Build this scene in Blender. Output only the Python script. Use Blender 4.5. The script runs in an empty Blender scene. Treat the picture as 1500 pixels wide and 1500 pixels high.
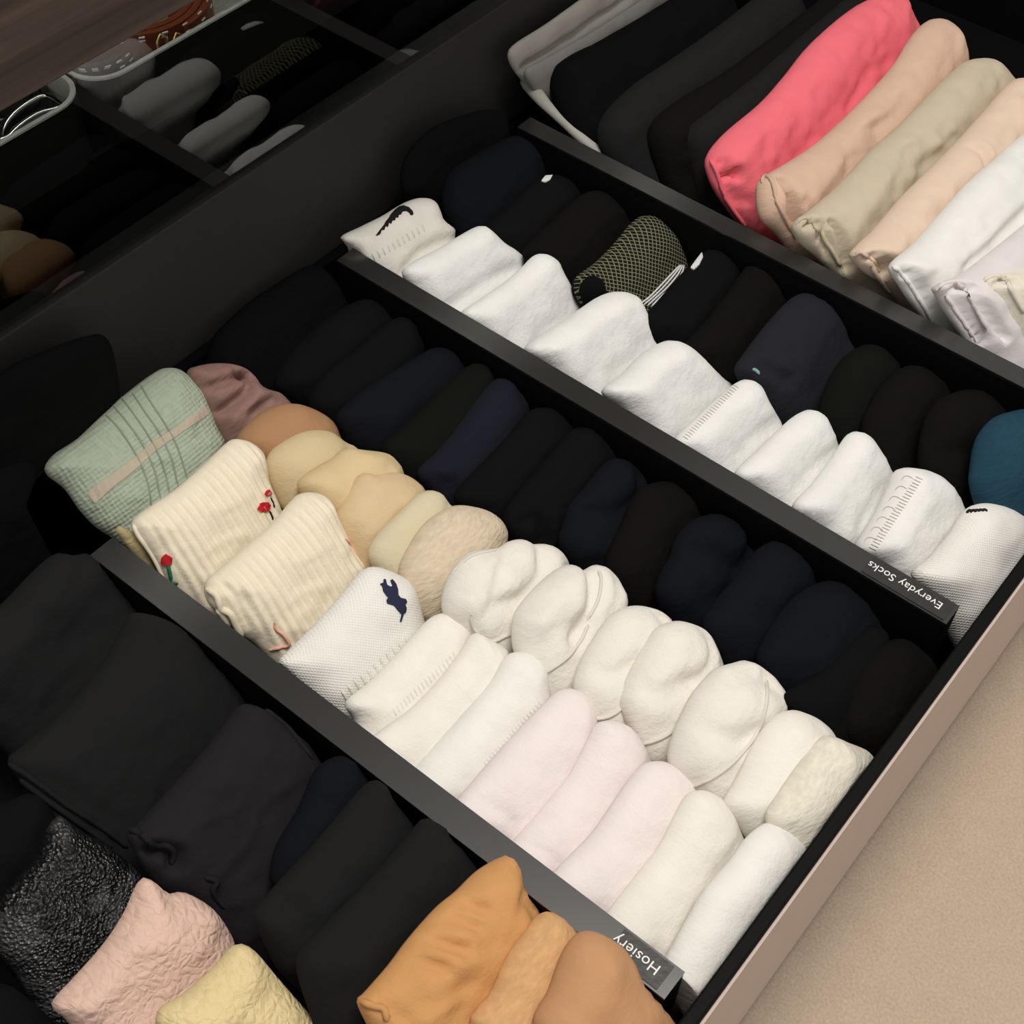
import bpy, bmesh, math, random
import numpy as np
from mathutils import Vector, Matrix, noise
from mathutils.geometry import delaunay_2d_cdt
from mathutils.bvhtree import BVHTree
random.seed(4)
S = 0.65                  # metres per survey unit
ZD = 0.20                 # height of the divider tops above the floor
FPX = 2094.3              # focal length in pixels of the 1500 px frame
_R = np.array([[0.777, 0.629, 0.0238], [0.5029, -0.5975, -0.6246], [-0.3786, 0.4973, -0.7806]])
_U, _, _V = np.linalg.svd(_R)
RC = _U @ _V
CAM = np.array([0.0, 0.0, ZD + S])
scene = bpy.context.scene
COL = scene.collection
# ------------------------------------------------------------------ camera, light, exposure
cd = bpy.data.cameras.new('camera')
cd.sensor_width = 36.0
cd.lens = FPX / 1500 * 36.0
cd.clip_start = 0.02
cam = bpy.data.objects.new('camera', cd)
COL.objects.link(cam)
m3 = Matrix([[RC[0][i], -RC[1][i], -RC[2][i]] for i in range(3)])
cam.matrix_world = Matrix.Translation(Vector(CAM)) @ m3.to_4x4()
scene.camera = cam
scene.view_settings.view_transform = 'Standard'
scene.view_settings.look = 'None'
scene.view_settings.gamma = 1.0
scene.view_settings.use_curve_mapping = False
scene.view_settings.exposure = 0.2
world = bpy.data.worlds.new('room')
scene.world = world
world.use_nodes = True
world.node_tree.nodes['Background'].inputs[0].default_value = (1.0, 0.955, 0.90, 1)
world.node_tree.nodes['Background'].inputs[1].default_value = 0.42


def area_light(name, loc, target, size, power, col):
    l = bpy.data.lights.new(name, 'AREA')
    l.shape = 'DISK'
    l.size = size
    l.energy = power
    l.color = col
    o = bpy.data.objects.new(name, l)
    COL.objects.link(o)
    o.location = loc
    o.rotation_euler = (Vector(target) - Vector(loc)).to_track_quat('-Z', 'Y').to_euler()
    return o


area_light('ceiling_lamp', (-0.08, 0.42, 2.2), (-0.20, 0.45, 0.2), 0.9, 26.0, (1.0, 0.95, 0.89))


# ------------------------------------------------------------------ helpers
def ray(px, py):
    return RC.T @ np.array([(px - 750) / FPX, (py - 750) / FPX, 1.0])


def on_z(px, py, z):
    """point seen at a pixel on a level plane (z relative to the divider tops, metres)"""
    d = ray(px, py)
    return CAM + d * ((ZD + z - CAM[2]) / d[2])


def on_x(px, py, x):
    d = ray(px, py)
    return CAM + d * ((x - CAM[0]) / d[0])


def tag(o, label=None, cat=None, group=None, kind=None):
    if label: o['label'] = label
    if cat: o['category'] = cat
    if group: o['group'] = group
    if kind: o['kind'] = kind
    return o


def link_mesh(name, me, mat, parent=None):
    o = bpy.data.objects.new(name, me)
    if mat: me.materials.append(mat)
    COL.objects.link(o)
    if parent is not None:
        o.parent = parent
        o.matrix_parent_inverse = Matrix.Translation(-Vector(parent.location))
    return o


def empty(name, loc, **k):
    o = bpy.data.objects.new(name, None)
    o.empty_display_size = 0.02
    o.location = loc
    COL.objects.link(o)
    return tag(o, **k)


def box(name, x0, x1, y0, y1, z0, z1, mat, parent=None, bevel=0.0):
    bm = bmesh.new()
    bmesh.ops.create_cube(bm, size=1.0)
    for v in bm.verts:
        v.co = Vector((x0 + (v.co.x + .5) * (x1 - x0), y0 + (v.co.y + .5) * (y1 - y0), z0 + (v.co.z + .5) * (z1 - z0)))
    if bevel:
        bmesh.ops.bevel(bm, geom=bm.edges[:], offset=bevel, segments=2, affect='EDGES', profile=0.5)
    me = bpy.data.meshes.new(name)
    bm.to_mesh(me)
    bm.free()
    return link_mesh(name, me, mat, parent)


# ------------------------------------------------------------------ materials
def srgb(c):
    return tuple(((v / 255) / 12.92 if v / 255 <= .04045 else ((v / 255 + .055) / 1.055) ** 2.4) for v in c) + (1.0,)


MATS = {}


def new_mat(name):
    m = bpy.data.materials.new(name)
    m.use_nodes = True
    return m, m.node_tree.nodes, m.node_tree.links, m.node_tree.nodes['Principled BSDF']


def math_node(N, L, op, a, b=None):
    n = N.new('ShaderNodeMath')
    n.operation = op
    for i, v in enumerate((a, b)):
        if v is None: continue
        if isinstance(v, (int, float)): n.inputs[i].default_value = v
        else: L.new(v, n.inputs[i])
    return n.outputs[0]


def fabric(name, rgb, kind='knit', rough=0.92, bump=None, mottle=0.05, spec=0.15, rgb2=None):
    if name in MATS: return MATS[name]
    m, N, L, B = new_mat(name)
    MATS[name] = m
    B.inputs['Roughness'].default_value = rough
    B.inputs['Specular IOR Level'].default_value = spec
    uv = N.new('ShaderNodeTexCoord').outputs['UV']
    base = srgb(rgb)

    def ntex(scale, detail=3.0, dist=0.0):
        t = N.new('ShaderNodeTexNoise')
        t.inputs['Scale'].default_value = scale
        t.inputs['Detail'].default_value = detail
        t.inputs['Distortion'].default_value = dist
        L.new(uv, t.inputs['Vector'])
        return t.outputs['Fac']

    def mixcol(fac, c1, c2):
        x = N.new('ShaderNodeMix')
        x.data_type = 'RGBA'
        L.new(fac, x.inputs[0])
        x.inputs[6].default_value = c1
        x.inputs[7].default_value = c2
        return x.outputs[2]

    height = None
    dk = tuple(v * (1 - mottle * 2) for v in base[:3]) + (1,)
    lt = tuple(min(1, v * (1 + mottle)) for v in base[:3]) + (1,)
    if kind == 'knit':
        col = mixcol(ntex(60), dk, lt)
        height = math_node(N, L, 'ADD', math_node(N, L, 'MULTIPLY', ntex(750, 2), .45), math_node(N, L, 'ADD', ntex(210, 3), math_node(N, L, 'MULTIPLY', ntex(70, 4, .8), 1.1)))
        bs, bd = (bump or 0.25) * 1.25, 0.0020
    elif kind == 'fuzzy':
        sx = N.new('ShaderNodeMapping')
        sx.inputs['Rotation'].default_value = (0, 0, .8)
        sx.inputs['Scale'].default_value = (1.0, 2.6, 1)
        L.new(uv, sx.inputs['Vector'])
        t = N.new('ShaderNodeTexNoise')
        t.inputs['Scale'].default_value = 170
        t.inputs['Detail'].default_value = 4
        L.new(sx.outputs[0], t.inputs['Vector'])
        col = mixcol(t.outputs['Fac'], tuple(v * .70 for v in base[:3]) + (1,), tuple(min(1, v * 1.18) for v in base[:3]) + (1,))
        height = t.outputs['Fac']
        bs, bd = bump or 0.7, 0.002
    elif kind in ('waffle', 'net', 'cable'):
        sep = N.new('ShaderNodeSeparateXYZ')
        L.new(uv, sep.inputs[0])
        X, Y = sep.outputs[0], sep.outputs[1]
        per = {'waffle': 0.0021, 'net': 0.0040, 'cable': .005}[kind]
        k = 2 * math.pi / per
        wob = math_node(N, L, 'MULTIPLY', ntex(40, 2), per * .5)
        X = math_node(N, L, 'ADD', X, wob)
        a = math_node(N, L, 'SINE', math_node(N, L, 'MULTIPLY', math_node(N, L, 'ADD', X, Y), k))
        b = math_node(N, L, 'SINE', math_node(N, L, 'MULTIPLY', math_node(N, L, 'SUBTRACT', X, Y), k))
        if kind == 'waffle':
            height = math_node(N, L, 'MAXIMUM', a, b)
            col = mixcol(ntex(60), dk, lt)
            bs, bd = bump or 0.35, 0.0008
        elif kind == 'net':
            height = math_node(N, L, 'MAXIMUM', a, b)
            f = math_node(N, L, 'MULTIPLY', math_node(N, L, 'SUBTRACT', height, 0.76), 8.0)
            f = math_node(N, L, 'MINIMUM', math_node(N, L, 'MAXIMUM', f, 0.0), 1.0)
            col = mixcol(f, base, srgb(rgb2))
            bs, bd = 0.4, 0.001
        else:
            height = math_node(N, L, 'MULTIPLY', math_node(N, L, 'MULTIPLY', a, b), .35)
            height = math_node(N, L, 'ADD', height, math_node(N, L, 'MULTIPLY', ntex(330, 4), 1.6))
            col = mixcol(ntex(220), tuple(v * .86 for v in base[:3]) + (1,), tuple(min(1, v * 1.1) for v in base[:3]) + (1,))
            bs, bd = 0.55, 0.0012
    elif kind == 'lace':
        v = N.new('ShaderNodeTexVoronoi')
        v.feature = 'DISTANCE_TO_EDGE'
        v.inputs['Scale'].default_value = 210
        t = N.new('ShaderNodeTexNoise')
        t.inputs['Scale'].default_value = 70
        L.new(uv, t.inputs['Vector'])
        mp = N.new('ShaderNodeMix')
        mp.data_type = 'VECTOR'
        mp.inputs[0].default_value = .012
        L.new(uv, mp.inputs[4])
        L.new(t.outputs['Color'], mp.inputs[5])
        L.new(mp.outputs[1], v.inputs['Vector'])
        height = math_node(N, L, 'ADD', math_node(N, L, 'MULTIPLY', math_node(N, L, 'MINIMUM', math_node(N, L, 'MULTIPLY', v.outputs['Distance'], 3.0), 1.0), .6), math_node(N, L, 'ADD', ntex(110, 4, 1.5), ntex(320, 3)))
        col = mixcol(ntex(45), tuple(v * .88 for v in base[:3]) + (1,), lt)
        bs, bd = bump or 0.6, 0.0014
    elif kind == 'glitter':
        lacy = ntex(38, 3, .5)
        f = math_node(N, L, 'MINIMUM', math_node(N, L, 'MAXIMUM', math_node(N, L, 'MULTIPLY', math_node(N, L, 'SUBTRACT', lacy, .48), 12.0), 0.0), 1.0)
        col = mixcol(f, srgb((20, 20, 22)), srgb((62, 62, 64)))
        v = N.new('ShaderNodeTexVoronoi')
        v.inputs['Scale'].default_value = 620
        L.new(uv, v.inputs['Vector'])
        height = math_node(N, L, 'ADD', v.outputs['Distance'], math_node(N, L, 'MULTIPLY', ntex(380, 4), 1.3))
        bs, bd = 1.0, 0.0016
    else:
        col = mixcol(ntex(30), dk, lt)
        bs, bd = bump or 0.1, 0.001
        height = ntex(200)
    L.new(col, B.inputs['Base Color'])
    bp = N.new('ShaderNodeBump')
    bp.inputs['Strength'].default_value = bs
    bp.inputs['Distance'].default_value = bd
    L.new(height, bp.inputs['Height'])
    L.new(bp.outputs[0], B.inputs['Normal'])
    return m


def plain(name, rgb, rough=.5, metal=0.0, spec=.3, noise_scale=None, amp=.08, bump=0.0, coords='Object'):
    if name in MATS: return MATS[name]
    m, N, L, B = new_mat(name)
    MATS[name] = m
    c = srgb(rgb)
    B.inputs['Base Color'].default_value = c
    B.inputs['Roughness'].default_value = rough
    B.inputs['Metallic'].default_value = metal
    B.inputs['Specular IOR Level'].default_value = spec
    if noise_scale:
        tc = N.new('ShaderNodeTexCoord')
        t = N.new('ShaderNodeTexNoise')
        t.inputs['Scale'].default_value = noise_scale
        t.inputs['Detail'].default_value = 5
        L.new(tc.outputs[coords], t.inputs['Vector'])
        x = N.new('ShaderNodeMix')
        x.data_type = 'RGBA'
        L.new(t.outputs['Fac'], x.inputs[0])
        x.inputs[6].default_value = tuple(v * (1 - amp) for v in c[:3]) + (1,)
        x.inputs[7].default_value = tuple(min(1, v * (1 + amp)) for v in c[:3]) + (1,)
        L.new(x.outputs[2], B.inputs['Base Color'])
        if bump:
            bp = N.new('ShaderNodeBump')
            bp.inputs['Strength'].default_value = bump
            bp.inputs['Distance'].default_value = 0.002
            L.new(t.outputs['Fac'], bp.inputs['Height'])
            L.new(bp.outputs[0], B.inputs['Normal'])
    return m


def wood_mat():
    m, N, L, B = new_mat('dark_walnut')
    tc = N.new('ShaderNodeTexCoord')
    mp = N.new('ShaderNodeMapping')
    mp.inputs['Scale'].default_value = (30, 2.2, 60)
    L.new(tc.outputs['Object'], mp.inputs['Vector'])
    t = N.new('ShaderNodeTexNoise')
    t.inputs['Scale'].default_value = 1.6
    t.inputs['Detail'].default_value = 6
    t.inputs['Distortion'].default_value = .6
    L.new(mp.outputs[0], t.inputs['Vector'])
    r = N.new('ShaderNodeValToRGB')
    r.color_ramp.elements[0].position = .3
    r.color_ramp.elements[0].color = srgb((50, 42, 37))
    r.color_ramp.elements[1].position = .72
    r.color_ramp.elements[1].color = srgb((88, 75, 67))
    L.new(t.outputs['Fac'], r.inputs[0])
    L.new(r.outputs[0], B.inputs['Base Color'])
    B.inputs['Roughness'].default_value = .6
    B.inputs['Specular IOR Level'].default_value = .25
    return m


def carpet_mat():
    m, N, L, B = new_mat('beige_carpet')
    tc = N.new('ShaderNodeTexCoord')
    def nt(s, d):
        t = N.new('ShaderNodeTexNoise')
        t.inputs['Scale'].default_value = s
        t.inputs['Detail'].default_value = d
        L.new(tc.outputs['Object'], t.inputs['Vector'])
        return t.outputs['Fac']
    f = math_node(N, L, 'ADD', math_node(N, L, 'MULTIPLY', nt(520, 4), .82), math_node(N, L, 'MULTIPLY', nt(60, 3), .18))
    r = N.new('ShaderNodeValToRGB')
    r.color_ramp.elements[0].position = .24
    r.color_ramp.elements[0].color = srgb((176, 157, 138))
    r.color_ramp.elements[1].position = .78
    r.color_ramp.elements[1].color = srgb((205, 187, 167))
    L.new(f, r.inputs[0])
    L.new(r.outputs[0], B.inputs['Base Color'])
    B.inputs['Roughness'].default_value = 1
    B.inputs['Specular IOR Level'].default_value = .05
    bp = N.new('ShaderNodeBump')
    bp.inputs['Strength'].default_value = .35
    bp.inputs['Distance'].default_value = .002
    L.new(f, bp.inputs['Height'])
    L.new(bp.outputs[0], B.inputs['Normal'])
    return m


def glass_mat():
    m, N, L, B = new_mat('clear_glass')
    N.remove(B)
    fr = N.new('ShaderNodeFresnel')
    fr.inputs['IOR'].default_value = 1.5
    tr = N.new('ShaderNodeBsdfTransparent')
    tr.inputs[0].default_value = (.93, .95, .94, 1)
    gl = N.new('ShaderNodeBsdfGlossy')
    gl.inputs['Roughness'].default_value = 0.02
    mx = N.new('ShaderNodeMixShader')
    ge = N.new('ShaderNodeNewGeometry')
    front = math_node(N, L, 'SUBTRACT', 1.0, ge.outputs['Backfacing'])
    L.new(math_node(N, L, 'MULTIPLY', math_node(N, L, 'MULTIPLY', fr.outputs[0], front), 1.9), mx.inputs[0])
    L.new(tr.outputs[0], mx.inputs[1])
    L.new(gl.outputs[0], mx.inputs[2])
    L.new(mx.outputs[0], N['Material Output'].inputs[0])
    return m


BLACK = plain('black_drawer_board', (11, 11, 12), .6, spec=.1, noise_scale=300, amp=.15)
GREY = plain('grey_divider_edge', (34, 33, 32), .27, spec=1.0, noise_scale=400, amp=.05)
CHAR = plain('charcoal_rail', (58, 57, 57), .6, spec=.25, noise_scale=200, amp=.08)
TAUPE = plain('taupe_front', (204, 186, 175), .8, spec=.15, noise_scale=120, amp=.06)
STRIP = plain('dark_label_tape', (46, 45, 44), .4, spec=.4, noise_scale=260, amp=.35, bump=.1)
INK = plain('white_lettering', (235, 235, 232), .6)
SIDE = plain('dark_brown_panel', (92, 76, 66), .6, spec=.2, noise_scale=60, amp=.15)
WOOD = wood_mat()
CARPET = carpet_mat()
GLASS = glass_mat()
FELT = fabric('grey_felt', (176, 178, 174), 'fuzzy', bump=.4)

# ------------------------------------------------------------------ setting
box('floor', -1.4, 1.6, -1.2, 2.2, -0.02, 0.0, CARPET)
tag(bpy.data.objects['floor'], kind='structure')
XF = -0.1085 * S            # inner face of the drawer front
XO = -0.097 * S             # outer face
XB = -0.895 * S              # glass plane
ZF = ZD - 0.10              # drawer bottom
Y_D = [(0.3640 * S, 0.3895 * S), (0.7800 * S, 0.8045 * S), (1.0790 * S, 1.1030 * S)]
YL, YR = -0.32, 1.62 * S + .16

drawer = empty('drawer', (-0.5 * S, 0.6 * S, 0.03), label='black pull-out drawer with grey-edged dividers, full of folded clothes', cat='drawer')
box('drawer_bottom', XB + .012, XF, YL, YR, ZF - .012, ZF, BLACK, drawer)
box('drawer_back', XB + .004, XB + .012, YL, YR, 0.03, ZD - .03, BLACK, drawer)
box('drawer_front', XF, XO, YL, YR, 0.04, ZD + .001, BLACK, drawer, .0012)
tag(box('front_panel', XO, XO + .0015, YL, YR, 0.035, ZD - .003, TAUPE, drawer), label='taupe outer face of the drawer')
box('drawer_side', XB + .012, XF, YR, YR + .012, 0.04, ZD, BLACK, drawer)
box('drawer_side', XB + .012, XF, YL - .012, YL, 0.04, ZD, BLACK, drawer)
dividers = []
for i, (y0, y1) in enumerate(Y_D):
    x1 = -0.1255 * S
    x0 = [-.735, -.835, -.835][i] * S
    d = box('divider', x0, x1, y0, y1, ZF, ZD - .0012, BLACK, drawer, .001)
    tag(box('divider_cap', x0, x1, y0, y1, ZD - .0012, ZD, GREY, d), label='grey top edge of a divider')
    dividers.append(d)


def lettering(name, text, x_start, y_mid, size, parent, label):
    cu = bpy.data.curves.new(name, 'FONT')
    cu.body = text
    cu.size = size
    cu.align_y = 'CENTER'
    cu.extrude = 0.0001
    cu.space_character = 1.04
    o = bpy.data.objects.new(name, cu)
    COL.objects.link(o)
    dg = bpy.context.evaluated_depsgraph_get()
    me = bpy.data.meshes.new_from_object(o.evaluated_get(dg))
    bpy.data.objects.remove(o)
    M = Matrix(((-1, 0, 0, x_start), (0, -1, 0, y_mid), (0, 0, 1, ZD + .0008), (0, 0, 0, 1)))
    me.transform(M)
    me.materials.clear()
    return tag(link_mesh(name, me, INK, parent), label=label)


def label_strip(d, y0, y1, xa, xb):
    return tag(box('label_strip', xa, xb, y0 + .0012, y1 - .0012, ZD, ZD + .0006, STRIP, d), label='dark label tape stuck on the divider end')


pa, pb = on_z(1277, 818, 0), on_z(1398, 888, 0)
label_strip(dividers[1], *Y_D[1], pa[0], pb[0])
ps = on_z(1384, 884, 0)
lettering('lettering', 'Everyday Socks', ps[0], sum(Y_D[1]) / 2 + .0005, .0073, dividers[1], 'white words Everyday Socks')
pa, pb = on_z(912, 1365, 0), on_z(985, 1420, 0)
label_strip(dividers[0], *Y_D[0], pa[0], pb[0])
ps = on_z(965, 1424, 0)
lettering('lettering', 'Hosiery', ps[0], sum(Y_D[0]) / 2 + .0005, .0078, dividers[0], 'white word Hosiery')

# cabinet above: walnut fascia, glass fronted drawer, side panel
XW = -0.75 * S
zw = on_x(0, 165, XW)[2]
cabinet = empty('wardrobe', (XB - .2, 0.6 * S, 0.0), label='dark wooden wardrobe carcass over the open drawer', cat='wardrobe')
tag(box('wooden_fascia', XB - .5, XW, YL - .3, YR + .3, zw, zw + .30, WOOD, cabinet, .001), label='dark walnut board above the glass drawer')
box('back_panel', XB - .5, XB - .49, YL - .3, YR + .3, 0, zw + .02, SIDE, cabinet)
tag(box('side_panel', XB - .49, XF - .01, YR + .014, YR + .04, 0, zw + .02, SIDE, cabinet), label='dark brown side of the wardrobe')
box('side_panel', XB - .49, XB + .003, YL - .3, YL - .27, 0, zw + .02, SIDE, cabinet)

zr = on_x(350, 258, XB)[2]
FILL_GLOW = bpy.data.materials.new('added_fill_glow')  # emission for the invented fill strip above the felt trays
FILL_GLOW.use_nodes = True
FILL_GLOW.node_tree.nodes['Principled BSDF'].inputs['Emission Color'].default_value = (1, .95, .86, 1)
FILL_GLOW.node_tree.nodes['Principled BSDF'].inputs['Emission Strength'].default_value = 9.0
gd = empty('glass_drawer', (XB - .2, .6 * S, zr - .05), label='glass-fronted accessory drawer with charcoal rail behind the open drawer', cat='drawer')
ztop = zw - .003
box('bottom_rail', XB - .016, XB + .003, YL - .26, YR, 0.06, zr, CHAR, gd, .001)
box('glass_pane', XB - .005, XB - .001, YL - .26, YR, zr, ztop, GLASS, gd)
tag(box('added_fill_strip', XB - .022, XB - .016, YL - .2, YR - .02, ztop - .006, ztop - .002, FILL_GLOW, gd), label='added glowing strip that brightens the felt trays')  # hidden glowing bar, added only to light the trays and belts
box('top_rail', XB - .016, XB, YL - .26, YR, ztop - .002, ztop + .003, CHAR, gd)
box('drawer_base', XB - .44, XB - .016, YL - .26, YR, zr - .05, zr - .04, BLACK, gd)
box('drawer_side', XB - .44, XB - .016, YR - .012, YR, zr - .04, ztop, BLACK, gd)


# ------------------------------------------------------------------ folded cloth generator
def catmull(pts, n=6):
    p = [np.array(q, float) for q in pts]
    p = [2 * p[0] - p[1]] + p + [2 * p[-1] - p[-2]]
    out = []
    for i in range(1, len(p) - 2):
        for k in range(n):
            t = k / n
            out.append(.5 * (2 * p[i] + (p[i + 1] - p[i - 1]) * t + (2 * p[i - 1] - 5 * p[i] + 4 * p[i + 1] - p[i + 2]) * t * t
                             + (3 * p[i] - p[i - 1] - 3 * p[i + 1] + p[i + 2]) * t ** 3))
    out.append(p[-2])
    return np.array(out)


def resample(p, s, closed=True):
    q = np.vstack([p, p[:1]]) if closed else p
    seg = np.linalg.norm(np.diff(q, axis=0), axis=1)
    c = np.concatenate([[0], np.cumsum(seg)])
    n = max(8, int(c[-1] / s))
    t = np.linspace(0, c[-1], n, endpoint=not closed)
    return np.stack([np.interp(t, c, q[:, 0]), np.interp(t, c, q[:, 1])], 1)


def seg_dist(P, A, Bq):
    """distance of points P to segments A-B, nearest segment index and parameter sign"""
    d = Bq - A
    L2 = (d ** 2).sum(1) + 1e-18
    w = P[:, None, :] - A[None]
    t = np.clip((w * d[None]).sum(2) / L2[None], 0, 1)
    r = w - t[..., None] * d[None]
    dd = (r ** 2).sum(2)
    k = dd.argmin(1)
    i = np.arange(len(P))
    sg = d[k, 0] * w[i, k, 1] - d[k, 1] * w[i, k, 0]
    return np.sqrt(dd[i, k]), np.sign(sg)


def inside(P, poly):
    x, y = P[:, 0], P[:, 1]
    c = np.zeros(len(P), bool)
    a = poly
    b = np.roll(poly, -1, axis=0)
    for (x0, y0), (x1, y1) in zip(a, b):
        m = ((y0 > y) != (y1 > y)) & (x < (x1 - x0) * (y - y0) / (y1 - y0 + 1e-18) + x0)
        c ^= m
    return c


class Plane:
    def __init__(self, px, py, z, slope, vis):
        self.o = on_z(px, py, z)
        self.a = math.radians(slope)
        self.vis = vis
        self.V = np.array([math.cos(self.a), 0, -math.sin(self.a)])
        self.U = np.array([0, 1.0, 0])
        self.N = np.array([math.sin(self.a), 0, math.cos(self.a)])
        s = np.arange(0, .30, .001)
        ang = self.a + (math.radians(89) - self.a) * np.clip((s - vis) / .03, 0, 1)
        self.sv = s
        self.xx = np.concatenate([[0], np.cumsum(np.cos(ang) * .001)[:-1]])
        self.zz = np.concatenate([[0], np.cumsum(-np.sin(ang) * .001)[:-1]])
        self.an = ang

    def uv(self, pts):
        out = []
        for px, py in pts:
            d = ray(px, py)
            t = ((self.o - CAM) @ self.N) / (d @ self.N)
            w = CAM + d * t - self.o
            out.append((w @ self.U, w @ self.V))
        return np.array(out)

    def vbottom(self, z):
        return float(np.interp(-(z - self.o[2]), -self.zz, self.sv))

    def place(self, uv, h):
        v = uv[:, 1]
        vp = np.clip(v, 0, None)
        x = np.interp(vp, self.sv, self.xx) + np.minimum(v, 0) * math.cos(self.a)
        z = np.interp(vp, self.sv, self.zz) - np.minimum(v, 0) * math.sin(self.a)
        an = np.interp(vp, self.sv, self.an)
        P = np.stack([self.o[0] + x + np.sin(an) * h, self.o[1] + uv[:, 0], self.o[2] + z + np.cos(an) * h], 1)
        return P


SURF = {}


def soft_limit(P, lo=None, hi=None, axis=1):
    rel = np.clip((P[:, 2] - (ZD + .0)) / .008, 0, 1)
    v = P[:, axis]
    if lo is not None: P[:, axis] = np.where(v < lo, lo + (v - lo) * rel, v)
    v = P[:, axis]
    if hi is not None: P[:, axis] = np.where(v > hi, hi + (v - hi) * rel, v)


def cloth(name, chain, mat, z=0.0, slope=50, R=.020, T=.013, Tb=None, vis=.05, step=.0034, amp=.0012, freq=38,
          creases=(), ylim=(None, None), floor=None, ribs=None, seed=0, parent=None, bottom=None, closed=False, ext=0, xp=None, back_mat=None, label=None, cat=None, group=None, sag=0):
    """A folded piece of cloth: an outline on a leaning plane, puffed on both sides, its foot bent down to the drawer bottom."""
    if ext:
        p1, p3 = np.array(chain[1], float), np.array(chain[3], float)
        q = p1 + (p1 - p3) / np.linalg.norm(p1 - p3) * ext
        chain = [tuple(q + np.array([6, 22])), tuple(q)] + list(chain[1:])
    ch = catmull(chain, 5)
    mid = ch[len(ch) // 2]
    top = ch[np.argmin(ch[:, 1])] if False else mid
    if xp is not None: z = on_x(top[0], top[1], xp * S)[2] - ZD
    pl = Plane(top[0], top[1], z, slope, vis)
    c = pl.uv(ch)
    if closed:
        poly = c
    else:
        vb = pl.vbottom(ZF + .003) if bottom is None else bottom
        n = np.arange(1, 7) / 6
        l, r = c[0], c[-1]
        w = r[0] - l[0]
        ins = min(.012, abs(w) * .1)
        lft = np.stack([l[0] + ins * n[::-1], l[1] + (vb - l[1]) * n[::-1]], 1)
        rgt = np.stack([r[0] - ins * n, r[1] + (vb - r[1]) * n], 1)
        poly = np.vstack([c, rgt, lft])
    poly = resample(poly, step)
    A, Bq = poly, np.roll(poly, -1, axis=0)
    lo, hi = poly.min(0), poly.max(0)
    gx = np.arange(lo[0], hi[0], step)
    gy = np.arange(lo[1], hi[1], step * .87)
    g = np.array([(x + (step / 2 if j % 2 else 0), y) for j, y in enumerate(gy) for x in gx])
    g = g[inside(g, poly)]
    dg, _ = seg_dist(g, A, Bq)
    g = g[dg > .0042]
    tn = np.roll(poly, -1, axis=0) - np.roll(poly, 1, axis=0)
    tn /= np.linalg.norm(tn, axis=1)[:, None] + 1e-12
    nr = np.stack([-tn[:, 1], tn[:, 0]], 1)
    tst = inside(poly + nr * .0006, poly).mean()
    if tst < .5: nr = -nr
    pts = [poly]
    for off in (.0007, .0022):
        q = poly + nr * off
        q = q[inside(q, poly)]
        dq, _ = seg_dist(q, A, Bq)
        pts.append(q[dq > off * .8])
    allp = np.vstack(pts + [g])
    nb = len(poly)
    res = delaunay_2d_cdt([Vector(p) for p in allp], [(i, (i + 1) % nb) for i in range(nb)], [], 1, 1e-7)
    vs = np.array([tuple(v) for v in res[0]])
    tris = res[2]
    d, _ = seg_dist(vs, A, Bq)
    d[d < 1e-6] = 0
    prof = np.sqrt(np.clip(1 - (1 - np.clip(d / R, 0, 1)) ** 2, 0, 1))
    h = T * prof
    rs = random.Random(hash_name(name) + seed)
    ox, oy = rs.uniform(-9, 9), rs.uniform(-9, 9)
    edge = np.clip(d / .006, 0, 1)
    if amp:
        nz = np.array([noise.noise(Vector((u * freq + ox, v * freq * .75 + oy, 0))) + .45 * noise.noise(Vector((u * freq * 2.3 + oy, v * freq * 2.3 + ox, 3.1))) for u, v in vs])
        lz = np.array([noise.noise(Vector((u * 9 + oy, v * 75 + u * 20 + ox, 7.7))) for u, v in vs])
        rz = np.array([1 - 2 * abs(noise.noise(Vector((u * 22 + v * 14 + oy, v * 46 - u * 12 + ox, 2.2)))) for u, v in vs])
        h = h + amp * (1.3 * nz + .9 * lz + .55 * np.clip(rz - .45, 0, 1) * 2) * edge
    for cr in creases:
        line = pl.uv(catmull(cr[0], 4))
        dc, sg = seg_dist(vs, line[:-1], line[1:])
        wd, dp = cr[1], cr[2]
        # fade towards both ends of the line
        if len(cr) > 3 and cr[3] == 'step':
            h = h + dp * np.where(sg > 0, np.exp(-(dc / (wd * 5)) ** 2), np.exp(-(dc / (wd * .25)) ** 2)) * edge
        else:
            h = h + dp * np.exp(-(dc / wd) ** 2) * edge
    if ribs:
        per, am, ang = ribs[:3]
        ca, sa = math.cos(math.radians(ang)), math.sin(math.radians(ang))
        h = h + am * np.sin((vs[:, 0] * ca + vs[:, 1] * sa) * 2 * math.pi / per) * edge
    tb = Tb if Tb is not None else T * .65
    hb = -tb * np.sqrt(np.clip(1 - (1 - np.clip(d / (R * 1.1), 0, 1)) ** 2, 0, 1))
    F = pl.place(vs, h)
    K = pl.place(vs, hb)
    for P in (F, K):
        soft_limit(P, ylim[0], ylim[1], 1)
        P[:, 0] = np.minimum(P[:, 0], XF - .0015)
        P[:, 0] = np.maximum(P[:, 0], XB + .015)
        P[:, 2] = np.maximum(P[:, 2], ZF + .0005)
    onb = d == 0
    idx = np.full(len(vs), -1)
    k = len(vs)
    for i in range(len(vs)):
        if onb[i]: idx[i] = i
        else:
            idx[i] = k
            k += 1
    verts = np.vstack([F, K[~onb]])
    uvs = np.vstack([vs, vs[~onb]])
    faces = [tuple(t) for t in tris]
    nf = len(faces)
    faces += [(idx[t[0]], idx[t[2]], idx[t[1]]) for t in tris]
    me = bpy.data.meshes.new(name)
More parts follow.
